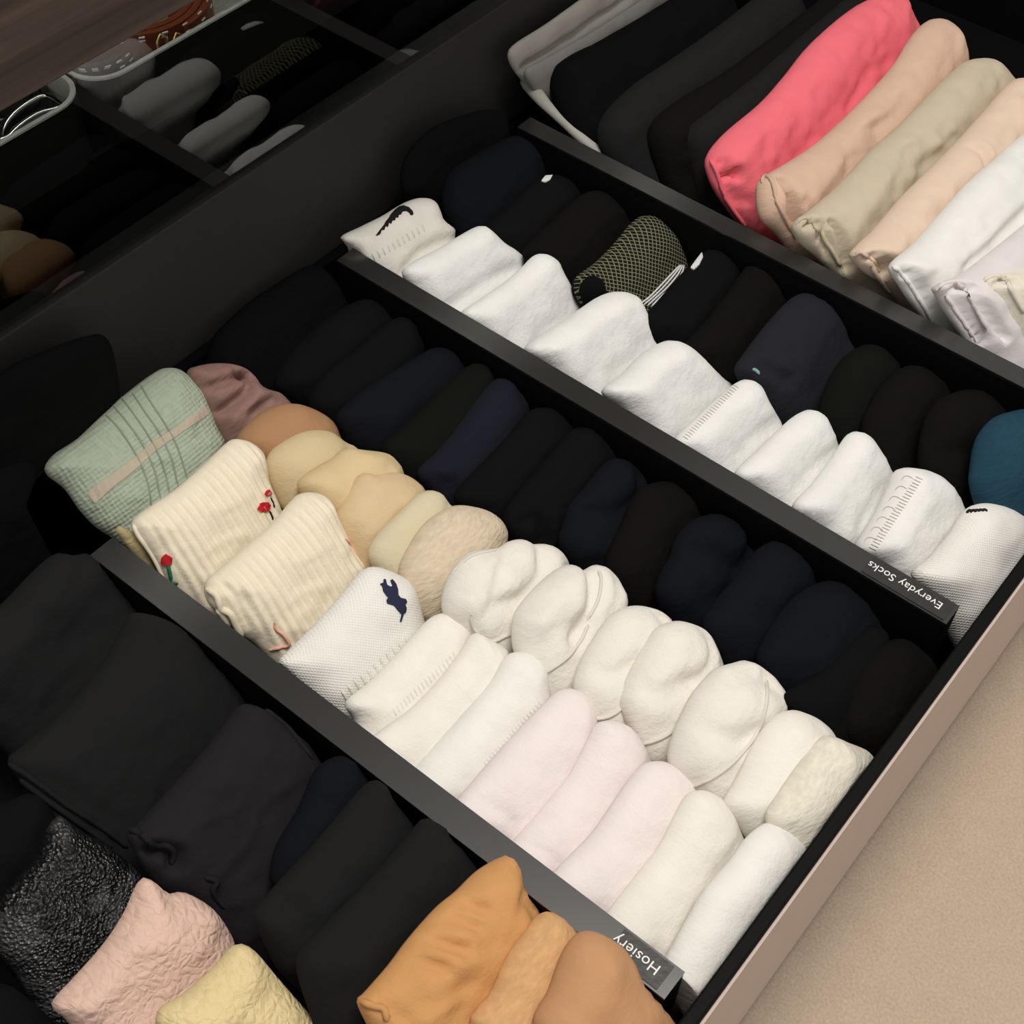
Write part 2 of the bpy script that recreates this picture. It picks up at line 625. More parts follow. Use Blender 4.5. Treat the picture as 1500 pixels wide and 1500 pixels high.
    loc = np.array([0, 0, 0]) if parent is not None else np.array([F[:, 0].mean(), F[:, 1].mean(), F[:, 2].min()])
    me.from_pydata((verts - loc).tolist(), [], [tuple(int(i) for i in f) for f in faces])
    lay = me.uv_layers.new(name='UVMap')
    li = np.zeros(len(me.loops), dtype=np.int32)
    me.loops.foreach_get('vertex_index', li)
    lay.data.foreach_set('uv', uvs[li].astype(np.float32).ravel() + 3.0)
    me.shade_smooth()
    me.validate()
    # make faces look outward
    pn = me.polygons[0].normal
    if np.array(pn) @ pl.N < 0: me.flip_normals()
    o = link_mesh(name, me, mat, parent)
    if back_mat:
        me.materials.append(back_mat)
        for p in me.polygons:
            if p.index >= nf: p.material_index = 1
    if parent is None: o.location = loc
    tag(o, label, cat, group)
    SURF[o.name] = (BVHTree.FromPolygons([Vector(v) for v in verts], [tuple(int(i) for i in f) for f in faces]), loc)
    return o


def hash_name(s):
    return sum((i + 1) * ord(ch) for i, ch in enumerate(s)) % 9973


def cast(o, px, py):
    d = Vector(ray(px, py)).normalized()
    hit, nrm, _, _ = SURF[o.name][0].ray_cast(Vector(CAM), d)
    if hit is None: return None, None
    if nrm.dot(d) > 0: nrm = -nrm
    return hit, nrm


def patch(o, name, poly, mat, lift=.0006, step=3.0, label=None, smooth=False):
    """embroidery or a woven stripe: a thin pad that lies on the cloth surface"""
    p = catmull(poly + [poly[0]], 4)[:-1] if smooth else np.array(poly, float)
    p = resample(p, step)
    lo, hi = p.min(0), p.max(0)
    g = np.array([(x, y) for x in np.arange(lo[0], hi[0], step) for y in np.arange(lo[1], hi[1], step)]).reshape(-1, 2)
    if len(g):
        g = g[inside(g, p)]
        if len(g):
            dg, _ = seg_dist(g, p, np.roll(p, -1, axis=0))
            g = g[dg > step * .5]
    allp = np.vstack([p, g]) if len(g) else p
    n = len(p)
    res = delaunay_2d_cdt([Vector(q) for q in allp], [(i, (i + 1) % n) for i in range(n)], [], 1, 1e-6)
    top, low, ok = [], [], []
    for v in res[0]:
        h, nn = cast(o, v[0], v[1])
        ok.append(h is not None)
        h, nn = (h, nn) if h is not None else (Vector((0, 0, 0)), Vector((0, 0, 1)))
        top.append(h + nn * lift)
        low.append(h - nn * .0006)
    k = len(top)
    fs = []
    for t in res[2]:
        if all(ok[i] for i in t):
            fs.append(tuple(t))
            fs.append((t[0] + k, t[2] + k, t[1] + k))
    cnt = {}
    for t in res[2]:
        if not all(ok[i] for i in t): continue
        for a, b in ((t[0], t[1]), (t[1], t[2]), (t[2], t[0])):
            cnt[(a, b)] = 1
    for (a, b) in list(cnt):
        if (b, a) not in cnt: fs.append((b, a, a + k, b + k))
    if not fs: return None
    me = bpy.data.meshes.new(name)
    me.from_pydata([tuple(v) for v in top + low], [], fs)
    me.validate()
    lay = me.uv_layers.new(name='UVMap')
    q = link_mesh(name, me, mat, o)
    return tag(q, label) if label else q


def cord(o, name, line, mat, r=.0008, label=None, lift=0.3):
    """a seam, rim or thread that follows the cloth surface"""
    c = resample(catmull(line, 5), 4.0, closed=False)
    pts, nrms = [], []
    for px, py in c:
        h, n = cast(o, px, py)
        if h is not None:
            pts.append(h + n * r * lift)
            nrms.append(n)
    if len(pts) < 3: return None
    verts, faces, K = [], [], 6
    for i, p in enumerate(pts):
        t = (pts[min(i + 1, len(pts) - 1)] - pts[max(i - 1, 0)]).normalized()
        a = nrms[i]
        b = t.cross(a).normalized()
        e = r if 0 < i < len(pts) - 1 else r * .3
        for k in range(K):
            w = 2 * math.pi * k / K
            verts.append(tuple(p + a * math.cos(w) * e + b * math.sin(w) * e))
    for i in range(len(pts) - 1):
        for k in range(K):
            k2 = (k + 1) % K
            faces.append((i * K + k, i * K + k2, (i + 1) * K + k2, (i + 1) * K + k))
    faces.append(tuple(range(K)))
    faces.append(tuple((len(pts) - 1) * K + k for k in reversed(range(K))))
    me = bpy.data.meshes.new(name)
    me.from_pydata(verts, [], faces)
    me.uv_layers.new(name='UVMap')
    me.shade_smooth()
    q = link_mesh(name, me, mat, o)
    return tag(q, label) if label else q


# fabrics
WHITE = fabric('white_cotton', (236, 236, 233))
WHITE2 = fabric('warm_white_cotton', (238, 234, 225))
WHITEL = fabric('clean_white_cotton', (238, 236, 230))
PINKW = fabric('pinkish_white_cotton', (238, 228, 226))
LINER = fabric('off_white_liner_cotton', (234, 230, 221), bump=.3)
CREAM = fabric('cream_rib_knit', (236, 226, 203), 'knit', bump=.2)
WAFFLE = fabric('white_waffle_knit', (238, 236, 230), 'waffle')
GREEN = fabric('sage_cable_knit', (178, 190, 170), 'cable')
PEACHST = fabric('peach_stripe_knit', (234, 219, 196), 'cable')
KHAKI = fabric('khaki_knit', (178, 164, 122), 'fuzzy', bump=.4)
MAUVE = fabric('mauve_knit', (150, 118, 110), 'fuzzy', bump=.3)
TAN = fabric('tan_microfibre', (170, 130, 95))
BEIGE1 = fabric('beige_cotton', (208, 189, 150))
BEIGE2 = fabric('sand_cotton', (214, 192, 150))
BEIGE3 = fabric('warm_beige_cotton', (212, 188, 150))
BEIGE4 = fabric('pale_khaki_cotton', (212, 200, 170))
OAT = fabric('oatmeal_chenille', (220, 203, 178), 'fuzzy')
FUZZW = fabric('white_chenille', (232, 226, 210), 'fuzzy', bump=.5)
BLK = fabric('black_cotton', (15, 15, 16), spec=.08, bump=.3)
BLK2 = fabric('olive_black_cotton', (17, 18, 16), spec=.08, bump=.3)
BLK3 = fabric('brown_black_cotton', (18, 16, 15), spec=.08, bump=.3)
BLKN = fabric('blue_black_cotton', (18, 20, 26), spec=.08, bump=.3)
NAVY = fabric('navy_cotton', (23, 24, 35), bump=.3)
TEAL = fabric('teal_terry', (34, 66, 84), 'fuzzy', bump=.5)
NET = fabric('black_net_knit', (22, 22, 21), 'net', rgb2=(122, 122, 94))
PINK = fabric('coral_pink_jersey', (242, 116, 128), bump=.15)
ROSE = fabric('rose_beige_jersey', (214, 182, 160), bump=.2)
KHK = fabric('stone_jersey', (200, 189, 167), bump=.15)
PEACH = fabric('pale_peach_jersey', (226, 203, 182), bump=.15)
TEEW = fabric('white_jersey', (236, 236, 232), bump=.12)
LAV = fabric('lilac_white_jersey', (226, 220, 220), bump=.12)
IVORY = fabric('ivory_jersey', (230, 224, 208), bump=.12)
GTEE = fabric('light_grey_jersey', (176, 174, 166), bump=.12)
GTEE2 = fabric('grey_jersey', (140, 138, 135), bump=.12)
TIGHT = fabric('black_tights_knit', (27, 27, 28), bump=.2)
TIGHT2 = fabric('charcoal_tights_knit', (32, 31, 33), bump=.2)
GLIT = fabric('black_glitter_lace', (30, 30, 31), 'glitter', rough=.28, spec=.9)
PLACE = fabric('blush_lace', (226, 192, 176), 'lace')
CLACE = fabric('butter_lace', (228, 208, 158), 'lace')
ORANGE = fabric('caramel_nylon', (205, 152, 98), bump=.2, rough=.7)
TANT = fabric('apricot_towelling', (214, 168, 120), 'fuzzy', bump=.5)
TANB = fabric('tan_nylon', (196, 148, 108), bump=.15, rough=.75)
RED = plain('red_thread', (190, 30, 40), .8)
PINKT = plain('pink_thread', (214, 120, 128), .8)
GRN = plain('green_thread', (40, 110, 80), .8)
DKT = plain('black_thread', (22, 22, 26), .8)
NVT = plain('navy_thread', (36, 38, 66), .8)
CORAL = plain('coral_thread', (236, 176, 152), .8)
GREYT = plain('pale_grey_thread', (186, 182, 172), .85)
SILV = plain('white_print', (222, 222, 222), .7)

H = (Y_D[0][1] + .001, Y_D[1][0] - .001)
EV = (Y_D[1][1] + .001, Y_D[2][0] - .001)
RT = (Y_D[2][1] + .001, YR - .002)
LF = (YL + .002, Y_D[0][0] - .001)
# ------------------------------------------------------------------ hosiery compartment, left row
HO = dict(ylim=H, cat='sock', group='socks in the hosiery compartment')
khk = cloth('folded_sock', [(168, 776), (176, 770), (198, 782), (222, 806), (246, 838), (258, 852)], KHAKI, z=-.008, slope=60, T=.008, R=.012, label='khaki sock squeezed below the sage green sock', **HO)
green = cloth('folded_sock', [(205, 822), (170, 792), (140, 772), (117, 748), (94, 716), (66, 692), (76, 668), (112, 643), (150, 606), (190, 572), (224, 547), (243, 539), (264, 543), (290, 566), (304, 592), (316, 625), (327, 648), (325, 668)], GREEN, z=.012, slope=46, T=.018, R=.03, vis=.075, amp=.0012, step=.0016,
              ribs=(.0042, .0003, 12), label='sage green cable-knit sock with a peach stripe', **HO)
patch(green, 'knitted_stripe', [(128, 722), (150, 704), (190, 676), (220, 650), (260, 624), (300, 595), (306, 606), (268, 632), (228, 660), (198, 688), (160, 718), (140, 738)], PEACHST, label='pale peach stripe')
for k in range(5):
    cord(green, 'raised_rib', [(152 + k * 13, 604 - k * 11), (176 + k * 12, 630 - k * 9), (196 + k * 12, 660 - k * 9), (214 + k * 12, 700 - k * 10), (222 + k * 13, 742 - k * 10)], GREEN, .0006)
flower = cloth('folded_sock', [(290, 905), (262, 880), (242, 850), (222, 815), (203, 792), (193, 772), (199, 757), (230, 735), (260, 714), (300, 679), (330, 650), (345, 643), (365, 648), (382, 662), (388, 680), (392, 705), (405, 735), (412, 757)], CREAM, z=.010, slope=48, T=.017, R=.026, vis=.07,
               step=.0014, ribs=(.0052, .0010, 5), label='cream ribbed sock with red embroidered flowers', **HO)
cord(flower, 'folded_edge', [(196, 768), (202, 782), (213, 798), (226, 818), (240, 846), (250, 868)], CREAM, .0013)
tuck = cloth('inner_fold', [(270, 880), (250, 868), (228, 830), (212, 800), (202, 782), (210, 786), (228, 806), (246, 838), (262, 862), (274, 882)], WHITE2, z=.004, slope=60, R=.006, T=.003, amp=.0004, closed=True, parent=flower)


def embroidered_flower(o, x, y, s):
    pts = []
    for k in range(24):
        w = 2 * math.pi * k / 24
        rr = s * (.82 + .18 * abs(math.sin(3 * w + x))) * (1.0 if math.cos(w - 1) > -.4 else .8)
        pts.append((x + rr * math.cos(w), y + rr * .95 * math.sin(w)))
    f = patch(o, 'embroidered_flower', pts, RED, lift=.0012, step=2.0, label='red embroidered flower')
    if f:
        q = patch(o, 'flower_highlight', [(x - .2 * s, y), (x + .2 * s, y - .1 * s), (x + .3 * s, y + .4 * s), (x, y + .5 * s)], PINKT, lift=.0017, step=1.5, label='pink stitches on the red flower')


embroidered_flower(flower, 386, 742, 9)
embroidered_flower(flower, 392, 722, 5)
cord(flower, 'embroidered_stem', [(394, 748), (398, 755), (400, 762)], DKT, .0006)
cord(flower, 'embroidered_stem', [(396, 729), (400, 737), (402, 744)], DKT, .0006)
patch(flower, 'embroidered_flower', [(237, 816), (243, 811), (253, 817), (252, 826), (243, 828), (237, 824)], RED, lift=.0012, step=2.5, label='red embroidered flower')
cord(flower, 'embroidered_stem', [(246, 826), (249, 838), (252, 850)], GRN, .0012, label='green embroidered stem')
cord(flower, 'embroidered_stem', [(245, 850), (252, 854), (261, 854)], GRN, .0010, label='green embroidered leaf')

coral = cloth('folded_sock', [(400, 975), (372, 945), (346, 925), (325, 905), (306, 884), (300, 862), (306, 846), (330, 826), (370, 791), (400, 765), (425, 735), (440, 723), (463, 722), (482, 735), (493, 760), (505, 785), (520, 810), (532, 829), (530, 845)], CREAM, z=.008, slope=48, T=.018, R=.028, vis=.07,
              step=.0014, ribs=(.0052, .0010, 5), creases=[([(308, 858), (330, 868), (345, 890), (355, 925)], .003, -.003)], label='cream ribbed sock with coral thread embroidery', **HO)
cord(coral, 'embroidered_line', [(402, 912), (405, 922), (414, 928), (420, 936), (424, 945), (412, 948), (395, 952)], CORAL, .0010, label='coral embroidered line')
cord(coral, 'embroidered_line', [(505, 790), (514, 798), (522, 812)], CORAL, .0008, label='coral embroidered line')
cord(coral, 'rolled_edge', [(304, 862), (318, 872), (324, 890), (338, 898), (346, 915), (358, 935)], CREAM, .0022)
cord(coral, 'rolled_edge', [(318, 888), (330, 905), (340, 920)], CREAM, .0022)

polo = cloth('folded_sock', [(440, 1010), (420, 985), (408, 970), (430, 946), (470, 905), (505, 866), (530, 836), (550, 830), (575, 838), (596, 851), (608, 875), (614, 898), (620, 918)], WAFFLE, z=.006, slope=50, T=.017, R=.028, vis=.06, label='white waffle-knit sock with a navy horse-and-rider emblem', **HO)
P_ = lambda x, y: (400 + x / 3, 600 + y / 3)
patch(polo, 'embroidered_emblem', [P_(*q) for q in [(470, 768), (485, 762), (484, 748), (492, 748), (498, 772), (512, 780), (524, 776), (514, 752), (522, 748), (538, 768), (546, 792), (548, 818), (560, 830), (580, 834), (586, 846), (578, 860), (583, 872), (580, 890), (570, 898), (562, 930), (556, 934), (564, 900), (548, 884), (530, 862), (512, 856), (500, 852), (498, 838), (504, 826), (492, 812), (482, 796), (480, 780)]], NVT, lift=.0009, step=1.2, label='navy embroidered polo rider')
for k in range(13):
    t = k / 12
    x, y = 500 + 112 * t, 1012 - 92 * t
    cord(polo, 'cuff_rib', [(x, y), (x + 5, y + 7), (x + 8, y + 15)], WHITE2, .0009, lift=-.1)

l5 = cloth('folded_sock', [(530, 1085), (520, 1060), (506, 1030), (540, 1000), (585, 955), (620, 915), (640, 900), (660, 899), (680, 911), (687, 930), (686, 945)], WHITE2, ext=40, z=-.006, slope=50, T=.016, R=.026, creases=[([(580, 1045), (620, 1010), (670, 960)], .0022, .0012)], label='plain warm white sock beside the waffle-knit sock', **HO)
l6 = cloth('folded_sock', [(575, 1105), (553, 1074), (600, 1040), (640, 1000), (675, 955), (690, 930), (700, 928), (720, 938), (738, 950), (738, 965)], WHITE2, ext=40, z=-.006, slope=52, T=.015, R=.024, amp=.0022,
           creases=[([(570, 1066), (620, 1030), (665, 985), (690, 950)], .003, -.0015)], label='warm white sock with a creased top and knitted edge, behind the bright white one', **HO)
for k in range(18):
    t = k / 17
    x, y = 578 + 88 * t, 1043 - 82 * t
    cord(l5, 'knit_edge_stitch', [(x - 3, y - 5), (x, y), (x + 3, y + 6)], WHITE2, .0004, lift=0)
l7 = cloth('folded_sock', [(640, 1160), (614, 1121), (650, 1080), (690, 1035), (720, 1000), (742, 962), (760, 955), (780, 960), (793, 975), (796, 1000), (800, 1012)], WHITEL, ext=40, z=-.006, slope=52, T=.017, R=.026, creases=[([(690, 1150), (730, 1105), (790, 1035)], .0025, -.001)], label='bright white sock lying just behind the first pinkish white sock', **HO)
for k in range(20):
    t = k / 19
    x, y = 712 + 80 * t, 1120 - 88 * t
    cord(l7, 'knit_edge_stitch', [(x - 4, y - 4), (x, y), (x + 4, y + 5)], WHITE, .0004, lift=0)
l8 = cloth('folded_sock', [(700, 1200), (676, 1166), (720, 1115), (760, 1070), (800, 1030), (820, 1012), (840, 1009), (858, 1024), (865, 1045), (864, 1068)], PINKW, ext=40, z=-.006, slope=52, T=.018, R=.028, creases=[([(684, 1172), (705, 1178), (722, 1200)], .003, -.002)], label='pinkish white sock, rearmost of the three pinkish ones', **HO)
l9 = cloth('folded_sock', [(780, 1275), (753, 1233), (800, 1180), (840, 1130), (868, 1075), (876, 1060), (895, 1055), (918, 1063), (935, 1088), (942, 1105), (948, 1120)], PINKW, ext=40, z=-.006, slope=53, T=.018, R=.028, creases=[([(762, 1236), (778, 1244), (790, 1262)], .003, -.003)], label='pinkish white sock, middle of the three pinkish ones', **HO)
l10 = cloth('folded_sock', [(845, 1320), (818, 1273), (870, 1220), (905, 1170), (930, 1135), (950, 1117), (975, 1116), (1000, 1129), (1008, 1150), (1004, 1172)], PINKW, ext=40, z=-.006, slope=54, T=.018, R=.028, label='pinkish white sock, frontmost of the three pinkish ones', **HO)
l11 = cloth('folded_sock', [(920, 1380), (893, 1338), (930, 1290), (970, 1240), (990, 1200), (1005, 1172), (1015, 1160), (1035, 1158), (1055, 1170), (1065, 1190), (1075, 1215), (1080, 1242)], WHITE2, ext=40, z=-.006, slope=56, T=.018, R=.028, creases=[([(960, 1370), (990, 1310), (1030, 1250)], .006, -.0015)], label='white sock second from the drawer front beside the Hosiery label', **HO)
l12 = cloth('folded_sock', [(1004, 1440), (980, 1404), (1010, 1350), (1040, 1300), (1075, 1260), (1100, 1226), (1125, 1206), (1145, 1207), (1163, 1220), (1170, 1240), (1172, 1262)], WHITEL, ext=40, z=-.006, slope=58, T=.018, R=.028, vis=.06, creases=[([(1060, 1400), (1090, 1345), (1130, 1300)], .006, -.002)], label='white sock frontmost in the left row, touching the drawer front', **HO)

# ------------------------------------------------------------------ hosiery compartment, middle row
MO = dict(ylim=H, group='rolled socks in the middle row')
cloth('rolled_sock', [(330, 655), (300, 600), (274, 548), (290, 536), (320, 532), (347, 536), (368, 548), (383, 568), (410, 577), (428, 598), (430, 612)], MAUVE, z=-.004, slope=45, T=.016, R=.02, amp=.0028, step=.0024,
      creases=[([(294, 572), (330, 560), (372, 547)], .0028, -.008), ([(306, 610), (332, 592), (350, 574), (352, 556)], .003, -.010), ([(330, 622), (360, 590), (395, 572)], .006, .003), ([(338, 550), (362, 558), (374, 570)], .0025, -.007), ([(352, 612), (385, 590), (418, 584)], .003, -.004)], label='mauve marled sock bunched at the back of the row', cat='sock', **MO)
cloth('rolled_sock', [(365, 680), (345, 648), (372, 612), (400, 596), (425, 591), (450, 597), (475, 610), (489, 626), (494, 640)], TAN, z=-.004, slope=46, T=.02, R=.026, label='tan brown sock in front of the mauve sock', cat='sock', **MO)
cloth('rolled_sock', [(410, 740), (392, 700), (390, 675), (402, 655), (430, 637), (455, 630), (482, 633), (503, 648), (518, 655), (522, 668)], BEIGE1, z=-.003, slope=46, T=.02, R=.028, creases=[([(492, 634), (498, 650), (494, 668)], .003, -.002)], label='greyish beige sock in front of the tan brown sock', cat='sock', **MO)
cloth('rolled_sock', [(455, 745), (436, 708), (460, 686), (485, 672), (503, 657), (530, 659), (560, 663), (575, 672), (586, 690), (590, 704)], BEIGE2, z=-.003, slope=46, T=.018, R=.024, amp=.0022, creases=[([(548, 692), (566, 680), (576, 672)], .003, -.003), ([(505, 658), (530, 668), (556, 690)], .006, .002)], label='sand beige sock with a folded peak in front of the greyish beige one', cat='sock', **MO)
cloth('rolled_sock', [(520, 840), (492, 765), (500, 738), (518, 703), (532, 692), (545, 695), (560, 692), (580, 692), (600, 700), (615, 714), (619, 726)], BEIGE3, z=-.003, slope=47, T=.018, R=.024, amp=.0024, creases=[([(520, 700), (536, 705), (548, 695)], .004, -.002), ([(530, 730), (550, 715), (556, 694)], .006, -.002)], label='warm beige sock with a rumpled top behind the pale khaki one', cat='sock', **MO)
cloth('rolled_sock', [(560, 850), (540, 812), (555, 780), (585, 750), (610, 725), (630, 718), (645, 724), (655, 738), (668, 746)], BEIGE4, z=-.003, slope=48, T=.015, R=.022, creases=[([(556, 810), (585, 775), (620, 738)], .006, -.0025), ([(575, 815), (610, 780), (640, 745)], .006, -.0025)], label='pale khaki sock with lengthwise creases behind the oatmeal one', cat='sock', **MO)
cloth('rolled_sock', [(635, 925), (612, 905), (590, 868), (586, 832), (600, 800), (620, 770), (645, 749), (670, 740), (700, 744), (722, 755), (735, 773), (737, 790), (732, 806)], OAT, z=-.002, slope=48, T=.022, R=.032, label='fluffy oatmeal sock in the middle row', cat='sock', **MO)


def liner(chain, creases, rims, label, z=-.002, slope=48, **k):
    o = cloth('no_show_sock', chain, LINER, z=z, slope=slope, T=k.pop('T', .019), R=k.pop('R', .026), creases=creases, label=label, cat='sock', ylim=H, group='off-white no-show socks', **k)
    for r in rims: cord(o, 'rim_seam', r, LINER, .0011)
    return o


liner([(690, 950), (665, 922), (650, 897), (650, 868), (664, 835), (688, 809), (728, 803), (745, 793), (765, 790), (778, 797), (800, 797), (818, 808), (829, 826), (828, 840)],
      [([(779, 797), (772, 830), (758, 858), (730, 880), (705, 885)], .005, -.005), ([(737, 800), (715, 830), (695, 870), (688, 900)], .003, -.0025), ([(765, 900), (790, 860), (822, 830)], .006, -.003)],
      [[(662, 840), (690, 816), (728, 806)], [(690, 900), (694, 920), (716, 940), (740, 932), (762, 922)]], 'off-white no-show sock pair with lacy rim, rearmost of the liners', amp=.0018)
liner([(785, 1020), (756, 960), (752, 915), (760, 890), (790, 855), (818, 832), (838, 827), (852, 836), (872, 827), (890, 835), (904, 858), (913, 880), (911, 895)],
      [([(852, 836), (846, 870), (830, 910), (815, 935)], .005, -.006), ([(757, 912), (790, 880), (815, 850), (832, 834)], .010, .003), ([(885, 840), (880, 870), (862, 905)], .003, -.0025), ([(770, 935), (800, 915), (840, 930)], .008, -.003)],
      [[(800, 985), (828, 965), (850, 940), (862, 915)], [(876, 836), (881, 850), (876, 880), (860, 908)]], 'off-white no-show sock pair with twin pouches, second of the liners', amp=.0018)
liner([(860, 1065), (842, 1010), (852, 970), (874, 930), (895, 902), (914, 890), (935, 887), (958, 892), (974, 904), (977, 918)],
      [([(935, 890), (950, 905), (948, 925), (925, 960)], .003, -.0035), ([(855, 985), (880, 985), (905, 965)], .006, -.004)],
      [[(862, 1052), (885, 1052), (905, 1042), (918, 1028)]], 'small off-white no-show sock, third of the liners', amp=.0014)
liner([(940, 1110), (912, 1040), (914, 1010), (924, 985), (940, 955), (960, 922), (985, 910), (1008, 912), (1030, 924), (1042, 947), (1052, 975), (1050, 990)],
      [([(1012, 915), (1020, 940), (1008, 975), (985, 1000)], .004, -.0045), ([(920, 1010), (945, 1015), (975, 995)], .006, -.004), ([(1032, 930), (1034, 955), (1025, 985)], .003, -.002)],
      [[(938, 1090), (960, 1085), (980, 1075), (994, 1062)]], 'off-white no-show sock with a rounded toe pouch, fourth of the liners', amp=.0014)
liner([(1010, 1170), (983, 1118), (990, 1075), (1005, 1040), (1020, 1012), (1048, 981), (1074, 971), (1095, 968), (1120, 985), (1139, 1012), (1144, 1035), (1138, 1052)],
      [([(1045, 998), (1075, 985), (1100, 1000)], .004, -.004), ([(1010, 1070), (1040, 1080), (1075, 1065)], .006, -.0045), ([(1060, 1010), (1075, 1040), (1070, 1055)], .008, .0025), ([(1100, 985), (1110, 1020), (1090, 1060)], .004, -.002)],
      [[(1006, 1155), (1045, 1138), (1080, 1110), (1108, 1075), (1122, 1030), (1122, 995)]], 'off-white no-show sock with a crumpled pouch and long rim, fifth and largest liner', T=.022, R=.03, amp=.0018)
cloth('rolled_sock', [(1085, 1215), (1064, 1178), (1080, 1145), (1110, 1086), (1135, 1051), (1160, 1040), (1185, 1047), (1205, 1062), (1214, 1078)], WHITE2, z=-.004, slope=52, T=.019, R=.028, creases=[([(1110, 1190), (1140, 1140), (1175, 1090)], .008, -.0015)], label='smooth off-white sock in front of the no-show liners', cat='sock', **MO)
cloth('rolled_sock', [(1145, 1245), (1125, 1200), (1145, 1160), (1175, 1116), (1200, 1086), (1215, 1077), (1240, 1087), (1262, 1096), (1273, 1110), (1272, 1125)], FUZZW, z=-.005, slope=54, T=.017, R=.026, amp=.0022, label='fluffy off-white sock at the drawer front in the middle row', cat='sock', **MO)

# ------------------------------------------------------------------ hosiery compartment, dark row by the divider
DO = dict(ylim=H, cat='sock', group='dark socks along the divider')


def dark(chain, mat, label, z=-.012, slope=50, T=.017, R=.026, **k):
    return cloth('rolled_sock', chain, mat, z=z, slope=slope, T=T, R=R, label=label, **DO, **k)


dark([(345, 590), (305, 545), (312, 492), (350, 450), (400, 415), (440, 392), (478, 388), (500, 402), (505, 425)], BLK, 'black sock deepest in shadow at the back of the hosiery row')
dark([(440, 600), (402, 565), (420, 522), (470, 472), (520, 442), (550, 440), (570, 458), (578, 480)], BLK, 'black sock second from the back of the hosiery row')
dark([(470, 625), (453, 590), (470, 552), (520, 512), (560, 478), (587, 464), (606, 476), (616, 505), (620, 525)], BLK, 'black sock third from the back of the hosiery row')
dark([(512, 650), (494, 615), (505, 594), (540, 566), (600, 529), (638, 509), (666, 519), (678, 540)], BLKN, 'blue-black sock behind the olive black one in the hosiery row')
dark([(580, 695), (560, 655), (590, 625), (640, 576), (678, 541), (700, 532), (714, 542), (722, 565)], BLK2, 'olive black sock behind the navy sock in the hosiery row')
dark([(632, 725), (612, 692), (640, 660), (675, 616), (705, 576), (725, 556), (740, 556), (756, 570), (768, 592), (771, 608)], NAVY, 'navy blue sock among the dark hosiery socks', creases=[([(618, 695), (630, 700), (642, 712)], .004, -.004)])
dark([(690, 765), (667, 732), (676, 710), (715, 670), (755, 626), (775, 602), (800, 597), (820, 604), (836, 622), (838, 640)], BLK, 'smooth black sock in front of the navy blue sock')
dark([(755, 800), (737, 762), (755, 726), (790, 685), (830, 637), (850, 626), (870, 631), (890, 650), (904, 668), (906, 685)], BLK, 'smooth black sock with a hollow end behind the dark navy liner', creases=[([(752, 765), (768, 760), (778, 790)], .004, -.006)])
dark([(850, 850), (820, 800), (828, 762), (836, 738), (860, 710), (884, 681), (904, 671), (925, 682), (939, 700), (942, 718)], BLKN, 'dark navy no-show sock with a folded pouch, rearmost of the three navy pouches', creases=[([(832, 742), (870, 755), (910, 730), (925, 700)], .006, -.006), ([(840, 810), (880, 800), (920, 775)], .004, .002)])
dark([(905, 885), (888, 838), (896, 800), (910, 770), (930, 726), (948, 710), (985, 704), (1008, 714), (1020, 733), (1022, 750)], BLK3, 'brownish black sock between two navy liners', creases=[([(945, 850), (975, 815), (1000, 780)], .004, -.0025)])
dark([(985, 920), (964, 875), (968, 845), (984, 815), (992, 790), (1010, 766), (1040, 753), (1068, 757), (1083, 772), (1100, 785), (1108, 803)], BLKN, 'navy no-show sock with a dented toe pouch in the dark row', creases=[([(990, 800), (1020, 815), (1050, 830), (1075, 810), (1080, 780)], .007, -.006), ([(985, 850), (1010, 880), (1040, 870)], .008, -.003)], T=.02)
dark([(1055, 975), (1032, 918), (1045, 888), (1075, 850), (1105, 811), (1130, 793), (1155, 791), (1177, 809), (1186, 830), (1184, 850)], BLKN, 'smooth navy sock with a rounded top, second from the front of the navy ones', T=.02, R=.03, creases=[([(1085, 900), (1115, 895), (1145, 880)], .008, -.002)])
dark([(1135, 1020), (1113, 972), (1120, 940), (1140, 905), (1170, 871), (1205, 852), (1245, 850), (1273, 861), (1283, 884), (1280, 908)], BLKN, 'large rounded navy sock frontmost of the navy ones below the Everyday Socks label', T=.022, R=.034)
dark([(1165, 1060), (1150, 1018), (1195, 990), (1245, 940), (1273, 916), (1292, 924), (1294, 945)], BLK, 'thin black sock squeezed in front of the large navy sock', z=-.02, T=.012, R=.018)
dark([(1250, 1110), (1234, 1065), (1250, 1010), (1275, 966), (1305, 938), (1335, 938), (1362, 953), (1370, 978)], BLK3, 'black sock at the drawer front below the Everyday Socks label', z=-.02, slope=56)

# ------------------------------------------------------------------ everyday compartment, white row
EO = dict(ylim=EV, cat='sock', group='white everyday socks')


def white(chain, label, mat=WHITE, z=-.010, slope=52, T=.013, R=.016, ext=52, **k):
    return cloth('folded_sock', chain, mat, z=z, slope=slope, T=T, R=R, label=label, **EO, **k)


croc = white([(560, 420), (520, 392), (506, 366), (498, 348), (530, 331), (560, 316), (590, 298), (614, 290), (632, 294), (641, 311), (645, 322), (662, 336), (663, 350)], 'white sock with a black crocodile emblem at the back of the row', WHITE2, amp=.001, ext=0, z=.002, creases=[([(580, 396), (605, 372), (640, 356), (664, 348)], .0035, -.004)])
Q = lambda x, y: (450 + x / 3, y / 3)
patch(croc, 'embroidered_emblem', [Q(*q) for q in [(300, 1036), (318, 1012), (336, 990), (352, 968), (368, 946), (386, 926), (404, 912), (424, 907), (446, 914), (462, 930), (466, 944), (456, 948), (448, 936), (436, 928), (420, 930), (412, 944), (404, 944), (400, 958), (390, 956), (386, 970), (376, 968), (370, 984), (360, 980), (354, 998), (344, 994), (338, 1012), (328, 1010), (320, 1028), (308, 1036)]], DKT, lift=.001, step=1.6, label='black embroidered crocodile')
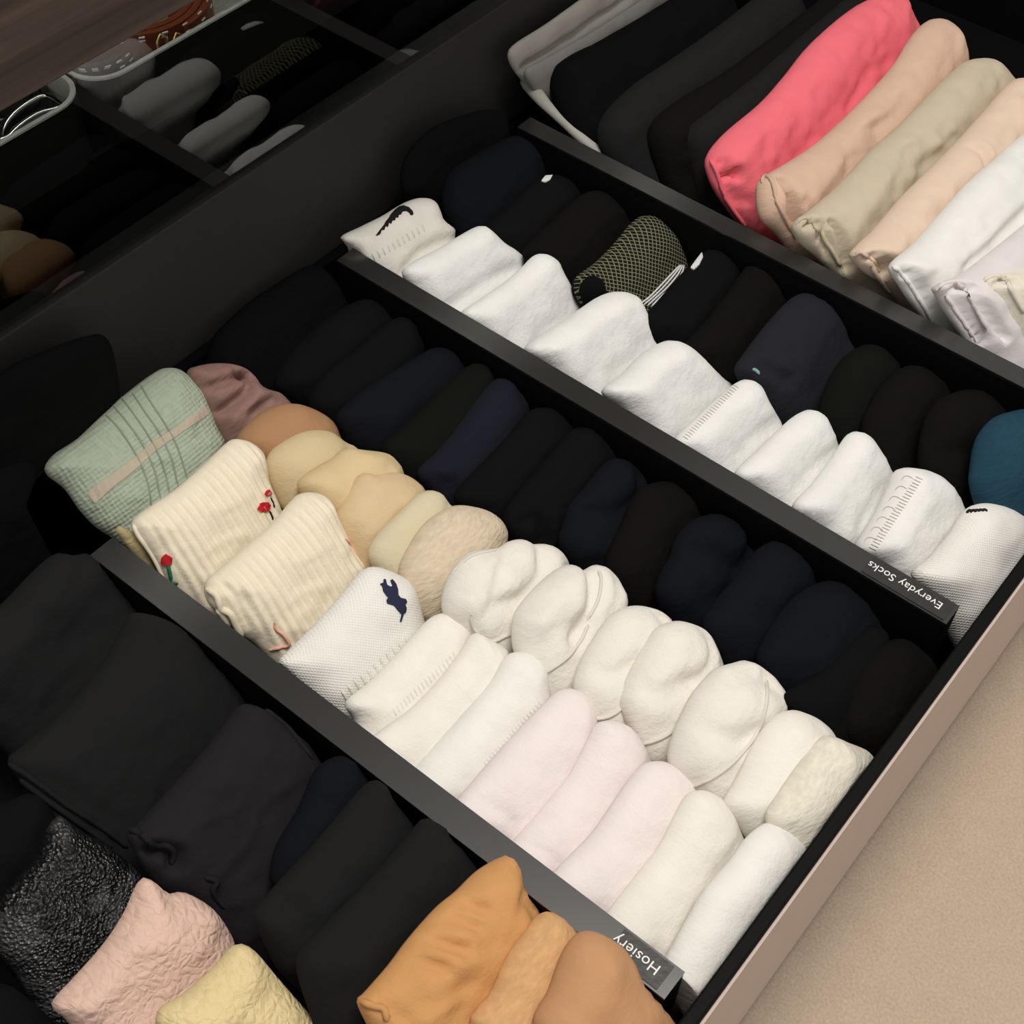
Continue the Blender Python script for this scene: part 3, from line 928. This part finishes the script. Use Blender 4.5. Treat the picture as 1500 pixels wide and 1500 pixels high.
for k in range(11):
    t = k / 10
    x, y = 545 + 72 * t, 371 - 42 * t
    cord(croc, 'cuff_rib', [(x, y), (x + 3, y + 6), (x + 5, y + 11)], WHITE2, .0008, lift=0)
white([(615, 440), (590, 402), (602, 385), (640, 365), (680, 341), (702, 331), (714, 336), (735, 356), (756, 368), (763, 381), (762, 398)], 'white sock second from the back of the row, with a folded lower edge', creases=[([(650, 450), (690, 420), (740, 395)], .005, -.003)])
white([(700, 490), (675, 461), (700, 440), (735, 416), (765, 391), (781, 375), (796, 372), (812, 382), (821, 401), (835, 426), (847, 450), (846, 466)], 'white sock third from the back, with a rounded peak', creases=[([(770, 495), (800, 470), (835, 445)], .006, -.0015)])
white([(800, 545), (770, 512), (800, 486), (830, 466), (855, 449), (880, 433), (905, 427), (925, 435), (934, 455), (945, 475), (958, 495), (956, 512)], 'white sock fourth from the back, beside the patterned black sock', T=.018, creases=[([(870, 550), (910, 520), (945, 495)], .006, -.0018)])
white([(910, 605), (885, 573), (910, 550), (940, 520), (965, 503), (985, 499), (1005, 510), (1025, 530), (1045, 550), (1060, 562), (1060, 578)], 'white sock fifth from the back, with a wide smooth face', T=.018)
e6 = white([(1010, 680), (988, 647), (1020, 612), (1055, 580), (1080, 560), (1095, 556), (1108, 565), (1120, 590), (1134, 612), (1139, 628)], 'white sock sixth from the back, with fine stitches along its rear edge', creases=[([(1060, 665), (1090, 635), (1125, 615)], .005, -.002)])
for k in range(24):
    t = k / 23
    x, y = 1003 + 74 * t, 640 - 75 * t
    cord(e6, 'knit_edge_stitch', [(x - 3, y - 1), (x + 1, y + 1), (x + 5, y + 4)], GREYT, .0003)
white([(1105, 725), (1078, 695), (1110, 660), (1140, 631), (1165, 609), (1185, 600), (1200, 607), (1209, 625), (1220, 650), (1223, 665)], 'white sock seventh from the back of the everyday row', creases=[([(1145, 715), (1175, 680), (1215, 650)], .005, -.002)])
white([(1190, 775), (1163, 743), (1190, 710), (1220, 671), (1240, 640), (1252, 632), (1266, 637), (1282, 660), (1296, 686), (1309, 702), (1307, 720)], 'white sock eighth from the back, directly behind the one with embroidered arcs', creases=[([(1235, 770), (1260, 730), (1300, 700)], .005, -.002)])
e9 = white([(1280, 830), (1258, 802), (1285, 755), (1305, 716), (1315, 691), (1326, 685), (1350, 688), (1370, 700), (1386, 726), (1400, 750), (1409, 767)], 'white sock with a band of stitched arcs along its rear edge', T=.018, creases=[([(1345, 830), (1370, 790), (1405, 765)], .005, -.002), ([(1285, 805), (1305, 770), (1350, 702)], .003, .001)])
for k in range(26):
    t = k / 25
    x, y = 1274 + 68 * t, 803 - 103 * t
    cord(e9, 'stitched_bar', [(x - 1, y - 2), (x + 5, y + 1), (x + 10, y + 3)], GREYT, .00035)
for k in range(7):
    x, y = 1266 + 9 * k, 796 - 15 * k
    cord(e9, 'stitched_arc', [(x, y - 2), (x + 5, y - 8), (x + 12, y - 8), (x + 18, y - 4)], GREYT, .0003)
e10 = white([(1370, 890), (1340, 842), (1365, 815), (1395, 780), (1410, 755), (1425, 741), (1445, 737), (1470, 742), (1495, 755), (1512, 772), (1514, 795)], 'white mesh sock at the drawer front with a tiny black motif on top', WAFFLE, slope=54, T=.02, R=.03, vis=.06)
for k in range(5):
    cord(e10, 'embroidered_mark', [(1416 + k * 5.5, 752 - k * .8), (1420 + k * 5.5, 748 - k * .3), (1424 + k * 5.5, 749 + k * .1)], DKT, .0009, label='tiny black embroidered mark')

# ------------------------------------------------------------------ everyday compartment, dark row
BO = dict(ylim=EV, cat='sock', group='dark everyday socks')


def dark2(chain, mat, label, z=-.016, slope=50, T=.017, R=.026, name='rolled_sock', **k):
    return cloth(name, chain, mat, z=z, slope=slope, T=T, R=R, label=label, **BO, **k)


dark2([(620, 320), (590, 285), (592, 235), (630, 190), (680, 168), (720, 160), (745, 172), (750, 190)], BLK, 'black sock against the rail at the back of the everyday compartment', xp=-.858, slope=86, T=.008)
dark2([(668, 345), (648, 300), (655, 252), (700, 222), (750, 199), (784, 199), (792, 220), (797, 245), (797, 260)], BLKN, 'blue-black sock second from the back of the everyday compartment', z=-.008)
b2 = dark2([(725, 370), (706, 340), (735, 308), (775, 270), (803, 256), (828, 263), (844, 282), (846, 298)], BLK, 'black sock with a scrap of white tag sticking up', z=-.014)
patch(b2, 'white_tag', [(793, 266), (800, 257), (807, 251), (810, 256), (806, 264), (798, 268)], SILV, lift=.0008, label='scrap of white tag')
dark2([(795, 415), (768, 375), (778, 352), (812, 320), (850, 286), (880, 279), (905, 290), (925, 306), (928, 325)], BLK3, 'plain black sock behind the net-patterned sock', T=.019)
net = dark2([(870, 470), (846, 440), (840, 420), (845, 404), (870, 386), (900, 356), (925, 326), (945, 315), (970, 318), (990, 333), (1001, 352), (1004, 375), (1000, 395)], NET, 'black sock with an olive diamond net pattern and white stripes', back_mat=BLK, T=.02, R=.03, vis=.06)
for k in range(4):
    cord(net, 'woven_stripe', [(936 + 6 * k, 446 + k * 1.0), (950 + 6 * k, 436 - k * .5), (965 + 6 * k, 421), (982 + 5 * k, 403), (996 + 2 * k, 388)], SILV, .0007, label='white woven stripe')
patch(net, 'rolled_end', [(850, 425), (856, 412), (868, 408), (880, 414), (886, 428), (878, 440), (866, 448), (856, 442)], BLK, lift=.003, label='black rolled end', smooth=True)
b5 = dark2([(965, 520), (941, 472), (960, 446), (1000, 400), (1028, 371), (1045, 365), (1064, 370), (1077, 385), (1077, 402)], BLK, 'slim black sock in front of the net-patterned sock')
patch(b5, 'white_tag', [(1012, 394), (1020, 383), (1029, 371), (1030, 377), (1024, 389), (1016, 396)], SILV, lift=.0012, step=2.5, label='white tag')
dark2([(1025, 550), (1000, 512), (1016, 490), (1050, 451), (1085, 402), (1105, 381), (1122, 380), (1140, 394), (1155, 410), (1156, 428)], BLK3, 'smooth black sock behind the wide navy-black sock')
b7 = dark2([(1110, 600), (1080, 545), (1090, 520), (1120, 480), (1150, 446), (1170, 431), (1195, 428), (1220, 439), (1232, 459), (1245, 480), (1260, 500), (1266, 520)], fabric('navy_black_cotton', (34, 35, 42), bump=.3), 'wide navy-black sock with a pale blue toe mark', T=.02, R=.03, creases=[([(1085, 535), (1105, 545), (1125, 560)], .004, -.005)])
cord(b7, 'thread_mark', [(1102, 541), (1107, 543), (1112, 548)], fabric('pale_blue_thread', (140, 175, 180)), .0012, label='pale blue mark')
dark2([(1222, 690), (1202, 615), (1215, 560), (1235, 526), (1260, 507), (1280, 506), (1299, 523), (1308, 545), (1308, 562)], BLK2, 'small black sock with a worn pale heel', T=.018)
dark2([(1288, 745), (1265, 645), (1275, 595), (1300, 556), (1325, 537), (1345, 537), (1368, 553), (1380, 572), (1384, 590)], BLK3, 'black sock second before the teal sock', T=.018)
dark2([(1375, 780), (1350, 685), (1356, 622), (1371, 592), (1395, 576), (1425, 570), (1450, 579), (1466, 598), (1477, 612), (1480, 630)], BLK3, 'black sock directly behind the teal sock', T=.018, creases=[([(1358, 660), (1390, 665), (1430, 650)], .006, -.003)])
dark2([(1455, 800), (1428, 718), (1428, 680), (1436, 640), (1456, 613), (1480, 603), (1510, 600), (1540, 618), (1552, 650), (1552, 670)], TEAL, 'teal blue terry sock at the right edge', T=.022, R=.032, z=-.002)

# ------------------------------------------------------------------ right compartment: folded shirts
RO = dict(ylim=RT, cat='folded shirt', group='folded shirts in the right compartment')


def top(chain, mat, label, z=.02, slope=52, T=.020, R=.028, step=.0042, vis=.08, **k):
    return cloth('folded_tshirt', chain, mat, z=z, slope=slope, T=T, R=R, step=step, vis=vis, label=label, **RO, **k)


gt = top([(892, 240), (850, 200), (810, 160), (778, 130), (757, 110), (744, 86), (752, 66), (800, 35), (870, -15), (950, -70), (1000, -90)], GTEE, 'light grey folded shirt standing at the back of the right compartment', xp=-.864, slope=88, T=.004, R=.008, amp=.001, creases=[([(760, 98), (830, 55), (940, -20)], .004, -.006)])
cloth('side_fold', [(755, 108), (768, 104), (790, 128), (812, 158), (835, 184), (862, 204), (889, 226), (880, 231), (850, 210), (815, 177), (785, 150), (765, 128)], GTEE, z=-.010, slope=15, T=.005, R=.008, closed=True, ylim=RT, parent=gt)
top([(905, 262), (858, 215), (815, 172), (785, 140), (768, 105), (800, 85), (880, 38), (950, -8), (1010, -50)], GTEE2, 'mid grey folded shirt leaning on the light grey one', xp=-.852, slope=86, T=.004, R=.008, amp=.001)
top([(885, 300), (850, 245), (826, 190), (806, 112), (818, 88), (880, 58), (950, 18), (1050, -45)], BLK, 'black folded shirt rearmost of the four black ones', z=.021)
top([(935, 330), (895, 250), (878, 185), (918, 132), (990, 82), (1060, 32), (1150, -40)], TIGHT, 'black folded shirt second of the four black ones', z=.016)
top([(1000, 350), (965, 250), (952, 190), (985, 152), (1060, 106), (1130, 55), (1200, 0), (1235, -30)], BLK3, 'black folded shirt third of the four black ones', z=.010, creases=[([(985, 260), (1010, 290), (1040, 310)], .006, -.004)])
top([(1050, 370), (1018, 260), (1004, 195), (1038, 162), (1100, 116), (1170, 56), (1250, -12)], TIGHT, 'black folded shirt directly behind the coral pink one', z=.010)


def ended(chain, mat, label, folds, gaps, soft=(), **k):
    """a shirt whose rolled left end shows its layers: dark gaps between folds, and rolled edges"""
    cr = [(g, .0022, -.011) for g in gaps] + list(soft)
    o = top(chain, mat, label, step=.0026, creases=cr, **k)
    for f in folds: cord(o, 'folded_edge', f, mat, .0016)
    return o


ended([(1120, 370), (1085, 330), (1056, 290), (1041, 260), (1037, 229), (1062, 195), (1115, 150), (1150, 111), (1190, 62), (1255, 8), (1308, -8), (1325, 20), (1340, 52), (1342, 80)], PINK, 'coral pink folded shirt',
      [[(1041, 234), (1050, 252), (1058, 280), (1074, 306), (1092, 330)]],
      [[(1042, 238), (1047, 262), (1056, 284), (1068, 300)], [(1050, 262), (1056, 256), (1060, 264)]],
      [([(1095, 275), (1104, 300), (1110, 335)], .004, -.004), ([(1062, 285), (1082, 305), (1100, 330)], .003, -.003), ([(1140, 235), (1180, 195), (1240, 120)], .008, -.002), ([(1215, 165), (1235, 130), (1270, 95)], .006, -.0015), ([(1170, 200), (1205, 165), (1225, 125)], .004, .0012)], amp=.0018)
ended([(1175, 395), (1140, 345), (1116, 318), (1111, 275), (1120, 258), (1150, 240), (1190, 214), (1230, 180), (1270, 140), (1310, 95), (1338, 51), (1362, 29), (1384, 33), (1397, 60), (1403, 95), (1402, 115)], ROSE, 'rose beige folded shirt in front of the coral pink one',
      [[(1116, 268), (1120, 258), (1128, 262), (1134, 275), (1136, 290)], [(1136, 290), (1148, 315), (1166, 348)]],
      [[(1128, 268), (1131, 290), (1136, 312), (1148, 332), (1160, 352)], [(1134, 292), (1142, 312), (1152, 330)]],
      [([(1150, 300), (1162, 325), (1176, 355)], .003, -.003), ([(1225, 178), (1240, 184), (1265, 168)], .004, .002), ([(1238, 186), (1250, 196), (1275, 180)], .004, -.002), ([(1180, 290), (1240, 230), (1300, 150)], .008, -.002), ([(1210, 235), (1235, 225), (1262, 200)], .006, -.0015)], amp=.0018)
ended([(1250, 440), (1205, 385), (1172, 352), (1164, 326), (1190, 305), (1230, 270), (1280, 216), (1320, 181), (1360, 140), (1400, 101), (1420, 88), (1445, 87), (1461, 105), (1475, 126), (1476, 150)], KHK, 'stone beige folded shirt between the rose beige and peach ones',
      [[(1166, 328), (1178, 320), (1190, 328), (1200, 340)], [(1204, 336), (1208, 350), (1220, 368), (1236, 400)]],
      [[(1168, 334), (1180, 328), (1186, 336), (1184, 348)], [(1186, 344), (1194, 362), (1206, 384)], [(1194, 330), (1204, 346), (1212, 366), (1226, 396)]],
      [([(1290, 252), (1330, 242), (1360, 208)], .005, -.0025), ([(1315, 214), (1345, 218), (1362, 196)], .005, .002), ([(1296, 235), (1308, 222), (1330, 214)], .004, -.0015), ([(1250, 340), (1300, 290), (1350, 240)], .007, -.0015)], amp=.0018)
ended([(1355, 490), (1305, 425), (1272, 402), (1250, 378), (1252, 364), (1282, 335), (1320, 290), (1360, 250), (1400, 210), (1440, 166), (1480, 121), (1502, 115), (1530, 125), (1552, 150)], PEACH, 'pale peach folded shirt behind the white one',
      [[(1251, 374), (1262, 370), (1276, 380), (1290, 398)], [(1276, 388), (1284, 402), (1304, 428)]],
      [[(1254, 380), (1264, 378), (1274, 392), (1286, 410)], [(1280, 394), (1292, 410), (1312, 436)], [(1274, 384), (1282, 394), (1284, 402)]],
      [([(1398, 212), (1412, 214), (1420, 238)], .004, .003), ([(1402, 220), (1410, 226), (1412, 245)], .004, -.003), ([(1330, 330), (1370, 300), (1420, 250)], .006, -.002)], amp=.0018)
ended([(1395, 520), (1345, 455), (1322, 420), (1306, 388), (1340, 356), (1380, 311), (1420, 266), (1460, 231), (1500, 196), (1560, 148), (1620, 120)], TEEW, 'crisp white folded shirt',
      [[(1308, 390), (1318, 398), (1330, 412), (1350, 445), (1372, 482)]],
      [[(1309, 394), (1315, 404), (1312, 408)], [(1314, 402), (1330, 425), (1350, 455), (1365, 478)]],
      [([(1375, 385), (1430, 330), (1500, 262)], .004, .0025), ([(1380, 395), (1440, 340), (1500, 280)], .005, -.002), ([(1390, 345), (1420, 325), (1450, 300)], .003, .001)], amp=.0014, z=.022)
ended([(1450, 560), (1402, 480), (1374, 432), (1370, 420), (1380, 413), (1410, 400), (1450, 370), (1500, 330), (1560, 280), (1620, 240)], LAV, 'lilac white folded shirt in front of the crisp white one',
      [[(1372, 424), (1384, 416), (1398, 414), (1410, 420), (1422, 440), (1446, 482)], [(1384, 432), (1400, 455), (1430, 500)]],
      [[(1378, 426), (1392, 422), (1404, 426)], [(1378, 434), (1394, 458), (1422, 502)], [(1394, 428), (1410, 452), (1440, 498)]], amp=.0012, z=.018)
ended([(1530, 600), (1480, 505), (1446, 440), (1437, 412), (1450, 403), (1480, 394), (1520, 360), (1580, 310), (1640, 270)], IVORY, 'ivory folded shirt nearest the right edge',
      [[(1440, 412), (1456, 405), (1472, 410), (1484, 430), (1500, 458)], [(1448, 424), (1468, 462), (1495, 508)]],
      [[(1443, 418), (1456, 412), (1466, 418)], [(1446, 432), (1464, 468), (1488, 512)], [(1460, 420), (1478, 450), (1504, 496)]], amp=.0012, z=.016)

# ------------------------------------------------------------------ left compartment: tights
LO = dict(ylim=LF, cat='folded tights', group='folded tights in the left compartment')


def tights(chain, mat, label, z=.008, slope=48, T=.018, R=.026, step=.004, vis=.08, **k):
    return cloth('folded_tights', chain, mat, z=z, slope=slope, T=T, R=R, step=step, vis=vis, label=label, **LO, **k)


tights([(-90, 720), (-100, 640), (0, 548), (60, 516), (130, 491), (157, 496), (170, 540), (174, 580)], BLK, 'black folded tights against the rail, rearmost at the left', xp=-.855, slope=86, T=.008)
tights([(-110, 850), (-120, 770), (-40, 700), (30, 672), (55, 690), (75, 722), (98, 745), (105, 770)], BLK, 'black folded tights in shadow left of the sage green sock', xp=-.84, slope=78, T=.012)
tights([(-80, 1020), (-70, 940), (0, 886), (35, 850), (64, 822), (86, 810), (110, 814), (136, 808), (164, 833), (190, 856), (204, 882)], TIGHT, 'black folded tights beside the divider, third from the back', z=.006, amp=.002, creases=[([(100, 930), (130, 900), (165, 870)], .012, -.004)])
broad = tights([(75, 1225), (40, 1160), (10, 1116), (30, 1095), (70, 1060), (110, 1020), (150, 970), (186, 905), (206, 898), (250, 911), (300, 950), (345, 990), (362, 1012)], TIGHT, 'broad flat black folded tights, largest of the black ones', z=.008, slope=44, vis=.11, R=.03, creases=[([(40, 1125), (100, 1165), (180, 1215)], .004, -.002)])
hollow = tights([(230, 1300), (200, 1255), (185, 1222), (200, 1209), (226, 1180), (290, 1110), (330, 1060), (352, 1033), (375, 1034), (396, 1046), (420, 1066), (446, 1086), (462, 1108)], TIGHT2, 'charcoal folded tights with a hollow folded end', z=.008, slope=45, vis=.10, amp=.002, step=.0028, creases=[([(212, 1244), (226, 1240), (240, 1248), (242, 1258)], .0045, -.013), ([(195, 1215), (215, 1226), (240, 1232)], .004, .002)])
tights([(395, 1290), (405, 1240), (440, 1180), (460, 1132), (488, 1109), (515, 1110), (533, 1136), (540, 1155)], BLKN, 'narrow blue-black folded tights behind the slim black ones', z=.002)
tights([(405, 1420), (372, 1345), (385, 1320), (420, 1280), (470, 1226), (520, 1166), (545, 1143), (562, 1149), (572, 1170), (598, 1203), (606, 1220)], TIGHT, 'slim black folded tights with a curled left end', z=.006, creases=[([(382, 1330), (410, 1325), (430, 1350)], .006, -.006)])
tights([(470, 1530), (436, 1425), (446, 1386), (480, 1350), (540, 1290), (600, 1222), (622, 1198), (640, 1204), (657, 1200), (664, 1220), (690, 1250), (708, 1268)], TIGHT, 'black folded tights directly behind the caramel ones', z=.006, vis=.10, creases=[([(620, 1215), (640, 1225), (658, 1212)], .005, -.004)])
tights([(-120, 1290), (-80, 1215), (0, 1180), (50, 1160), (78, 1188), (86, 1208)], BLK, 'black folded tights left of the glittery lace', z=-.006)
tights([(90, 1540), (25, 1430), (-5, 1392), (-10, 1330), (20, 1290), (50, 1258), (66, 1220), (86, 1194), (110, 1213), (150, 1234), (190, 1264), (212, 1288)], GLIT, 'glittery black lace tights', z=.002, slope=44, vis=.10, amp=.002, creases=[([(95, 1300), (140, 1310), (200, 1312)], .008, -.004)])
tights([(-110, 1600), (-60, 1470), (0, 1440), (50, 1470), (85, 1505), (100, 1540)], BLK, 'black folded tights in the bottom left corner', z=-.004)
tights([(150, 1560), (95, 1492), (74, 1472), (110, 1430), (150, 1385), (180, 1340), (200, 1296), (212, 1285), (230, 1295), (247, 1309), (270, 1307), (310, 1330), (337, 1369), (342, 1390)], PLACE, 'blush pink lace tights', z=.006, slope=44, vis=.10, amp=.003, creases=[([(235, 1300), (270, 1350), (320, 1370)], .007, -.004), ([(120, 1440), (190, 1375), (280, 1350)], .010, .003), ([(210, 1290), (240, 1335), (300, 1345)], .006, .003)])
tights([(300, 1640), (228, 1500), (270, 1455), (310, 1420), (335, 1391), (350, 1382), (371, 1391), (400, 1425), (432, 1462), (465, 1500), (490, 1540)], CLACE, 'butter yellow lace tights', z=.008, slope=44, vis=.10, amp=.002, creases=[([(340, 1480), (380, 1450), (400, 1430)], .006, -.002)])
orange = tights([(570, 1560), (540, 1505), (524, 1468), (535, 1455), (570, 1415), (600, 1375), (640, 1330), (670, 1305), (700, 1276), (733, 1256), (746, 1254), (760, 1275), (771, 1305), (784, 1338), (787, 1358)], ORANGE, 'caramel orange folded tights, puckered along the top', z=.014, slope=46, vis=.10, T=.02, R=.028, step=.0028, amp=.0028,
                creases=[([(530, 1468), (560, 1474), (580, 1500)], .004, -.004), ([(745, 1260), (752, 1300), (775, 1345)], .006, -.003), ([(585, 1402), (600, 1400), (622, 1408)], .0026, -.006), ([(606, 1376), (622, 1374), (650, 1382)], .0026, -.006), ([(632, 1345), (650, 1342), (672, 1350)], .0026, -.006), ([(655, 1322), (668, 1320), (685, 1326)], .0026, -.006), ([(740, 1310), (756, 1330), (762, 1352)], .003, -.003), ([(590, 1470), (640, 1440), (700, 1432)], .005, -.0015), ([(690, 1370), (730, 1330), (755, 1310)], .006, -.0015)])
cord(orange, 'folded_edge', [(529, 1466), (548, 1474), (562, 1478), (568, 1495)], ORANGE, .0018)
tights([(730, 1570), (690, 1500), (720, 1455), (745, 1400), (775, 1360), (788, 1342), (802, 1335), (820, 1342), (842, 1366), (844, 1385)], TANT, 'apricot towelling tights between the caramel and tan ones', z=.010, slope=47, vis=.09)
tights([(845, 1600), (785, 1510), (808, 1450), (826, 1400), (845, 1371), (862, 1363), (885, 1370), (915, 1390), (946, 1421), (975, 1450), (1000, 1482), (1005, 1510)], TANB, 'smooth tan folded tights beside the Hosiery label', z=.014, slope=48, vis=.10, T=.022, R=.03, creases=[([(840, 1500), (880, 1450), (930, 1440)], .012, -.0025)])

cord(broad, 'hem', [(14, 1118), (50, 1142), (100, 1180), (150, 1212), (188, 1240)], TIGHT, .0016)
cord(broad, 'hem', [(30, 1140), (70, 1172), (120, 1208), (165, 1240)], TIGHT, .0016)
cord(hollow, 'folded_edge', [(190, 1216), (206, 1222), (228, 1236), (246, 1236), (256, 1248), (252, 1268)], TIGHT2, .0018)
cord(hollow, 'folded_edge', [(300, 1285), (318, 1290), (312, 1305), (330, 1330)], TIGHT2, .0016)
cord(hollow, 'layer_edge', [(388, 1040), (420, 1066), (440, 1090), (458, 1112)], TIGHT2, .0014)
# ------------------------------------------------------------------ accessory trays behind the glass
zrim = on_x(250, 70, XB - .006)[2]
def felt_tray(y0, y1, label):
    t = empty('felt_tray', (XB - .10, (y0 + y1) / 2, zr - .04), label=label, cat='tray', group='felt trays in the glass drawer')
    r, w, x0, x1 = .022, .0028, XB - .22, XB - .008
    ring = []
    for cx, cy, a0 in ((x1 - r, y1 - r, 0), (x0 + r, y1 - r, 90), (x0 + r, y0 + r, 180), (x1 - r, y0 + r, 270)):
        for k in range(9):
            a = math.radians(a0 + k * 90 / 8)
            ring.append((cx, cy, r, math.cos(a), math.sin(a)))
    def loop(d, z): return [(cx + (rr - d) * c, cy + (rr - d) * s, z) for cx, cy, rr, c, s in ring]
    zb = zrim - .043
    n = len(ring)

    def shell(name, loops, mat, cap_last, cap_first):
        vs = [v for l in loops for v in l]
        fs = []
        for j in range(len(loops) - 1):
            for k in range(n):
                fs.append((j * n + k, j * n + (k + 1) % n, (j + 1) * n + (k + 1) % n, (j + 1) * n + k))
        m = len(loops) - 1
        if cap_last: fs.append(tuple(m * n + k for k in range(n)))
        if cap_first: fs.append(tuple(reversed(range(n))))
        me = bpy.data.meshes.new(name)
        me.from_pydata(vs, [], fs)
        lay = me.uv_layers.new(name='UVMap')
        for l in me.loops:
            v = me.vertices[l.vertex_index].co
            lay.data[l.index].uv = (v.y + v.z, v.x + v.z)
        return link_mesh(name, me, mat, t)
    shell('tray_shell', [loop(0, zb), loop(0, zrim - .0012)], BLACK, False, True)
    tag(shell('felt_lining', [loop(0, zrim - .0012), loop(0, zrim), loop(w, zrim), loop(w, zb + .004)], FELT, True, False), label='pale grey felt lining')
    return t, zb + .004


ysplit = on_x(131, 118, XB - .01)[1]
tl, zt = felt_tray(ysplit - .17, ysplit - .001, 'grey felt tray holding the black belt')
tr_, zt = felt_tray(ysplit + .001, ysplit + .26, 'grey felt tray holding the brown belts')
tag(box('tray_shelf', XB - .26, XB - .0165, YL - .2, YR - .02, zt - .0085, zt - .0045, BLACK, gd), label='black shelf under the felt trays')
LEATHER = plain('brown_leather', (120, 62, 38), .45, spec=.4, noise_scale=150, amp=.2)
LEATH2 = plain('grey_brown_leather', (84, 76, 70), .5, spec=.35, noise_scale=150, amp=.15)
LEATHB = plain('black_leather', (26, 26, 28), .35, spec=.5, noise_scale=200, amp=.2)
BRASS = plain('brass', (214, 186, 120), .25, metal=1.0)
CHROME = plain('polished_steel', (215, 215, 215), .15, metal=1.0)


def belt(cx, cy, z0, r0, turns, h, th, mat, stitch, label, squash=1.0):
    t = empty('coiled_belt', (cx, cy, z0), label=label, cat='belt', group='belts in the felt trays')
    n = int(turns * 40)
    vs, fs = [], []
    st = []
    for i in range(n + 1):
        a = i / 40 * 2 * math.pi
        r = r0 - th * 1.25 * i / 40
        for dr, z in ((0, 0), (0, h), (-th, h), (-th, 0)):
            vs.append((cx + (r + dr) * math.cos(a) * squash, cy + (r + dr) * math.sin(a), z0 + z))
        st.append(((cx + (r + .0002) * math.cos(a) * squash, cy + (r + .0002) * math.sin(a)), a))
    for i in range(n):
        for k in range(4):
            fs.append((i * 4 + k, i * 4 + (k + 1) % 4, i * 4 + 4 + (k + 1) % 4, i * 4 + 4 + k))
    fs += [(3, 2, 1, 0), (n * 4, n * 4 + 1, n * 4 + 2, n * 4 + 3)]
    me = bpy.data.meshes.new('strap')
    me.from_pydata(vs, [], fs)
    strap = link_mesh('strap', me, mat, t)
    if stitch:
        bm = bmesh.new()
        for i in range(0, 40):
            if i % 2: continue
            (x, y), a = st[i]
            for zz in (h * .12, h * .88):
                M = Matrix.Translation((x, y, z0 + zz)) @ Matrix.Rotation(a, 4, 'Z') @ Matrix.Diagonal((.0006, .0036, .0008, 1))
                bmesh.ops.create_cube(bm, size=1.0, matrix=M)
            M = Matrix.Translation((cx + (r0 - th / 2) * math.cos(a) * squash, cy + (r0 - th / 2) * math.sin(a), z0 + h)) @ Matrix.Rotation(a, 4, 'Z') @ Matrix.Diagonal((.0008, .0036, .0008, 1))
            bmesh.ops.create_cube(bm, size=1.0, matrix=M)
        me = bpy.data.meshes.new('stitching')
        bm.to_mesh(me)
        bm.free()
        tag(link_mesh('stitching', me, SILV, strap), label='white stitching', kind='stuff')
    return t


def ring_tube(name, pts, r, mat, parent, label=None, closed=True):
    verts, faces, K, n = [], [], 8, len(pts)
    P = [Vector(p) for p in pts]
    for i, p in enumerate(P):
        a, b = P[(i + 1) % n], P[i - 1]
        if not closed: a, b = P[min(i + 1, n - 1)], P[max(i - 1, 0)]
        t = (a - b).normalized()
        u = t.orthogonal().normalized() if abs(t.z) > .9 else t.cross(Vector((0, 0, 1))).normalized()
        w = t.cross(u).normalized()
        for k in range(K):
            g = 2 * math.pi * k / K
            verts.append(tuple(p + u * math.cos(g) * r + w * math.sin(g) * r))
    for i in range(n if closed else n - 1):
        for k in range(K):
            j = (i + 1) % n
            faces.append((i * K + k, i * K + (k + 1) % K, j * K + (k + 1) % K, j * K + k))
    me = bpy.data.meshes.new(name)
    me.from_pydata(verts, [], faces)
    me.shade_smooth()
    return tag(link_mesh(name, me, mat, parent), label=label)


# brown belt with a brass buckle, pale grey-brown belt behind it, black belt with a steel buckle
bz = zt + .0005
zt_ = zrim - .007
pb_ = on_z(252, 50, zt_ - ZD)
brown = belt(pb_[0] - .046, pb_[1] + .012, bz, .046, 2.3, zt_ - bz, .004, LEATHER, True, 'brown leather belt with white stitching and brass buckle')
for px, py in ((231, 58), (255, 56)):
    q = on_z(px, py, zt_ - .002 - ZD)
    x = q[0] + .004
    ring_tube('buckle_bar', [(x, q[1] - .0035, bz + .012), (x, q[1] - .0035, zt_ + .0005), (x - .001, q[1], zt_ + .002), (x, q[1] + .0035, zt_ + .0005), (x, q[1] + .0035, bz + .012)], .0011, BRASS, brown, 'brass buckle bar', closed=False)
pg = on_z(178, 92, zrim - .018 - ZD)
belt(pg[0] - .026, pg[1], bz, .026, 1.4, zrim - .018 - bz, .004, LEATH2, True, 'grey-brown leather belt with white stitching, left of the brown belt')
pk = on_z(38, 185, zrim - .012 - ZD)
blk = belt(pk[0] - .036, pk[1], bz, .036, 2.4, zrim - .012 - bz, .004, LEATHB, False, 'coiled black leather belt with a polished steel buckle')
loop_px = [(0, 203), (4, 188), (12, 175), (25, 162), (42, 150), (60, 141), (72, 141), (84, 148), (91, 155), (80, 160), (60, 165), (40, 176), (22, 190), (10, 202)]
ring_tube('buckle', [tuple(on_z(px, py, zrim - .006 - ZD)) for px, py in catmull(loop_px + [loop_px[0]], 3)[:-1]], .0016, CHROME, blk, 'polished steel buckle')
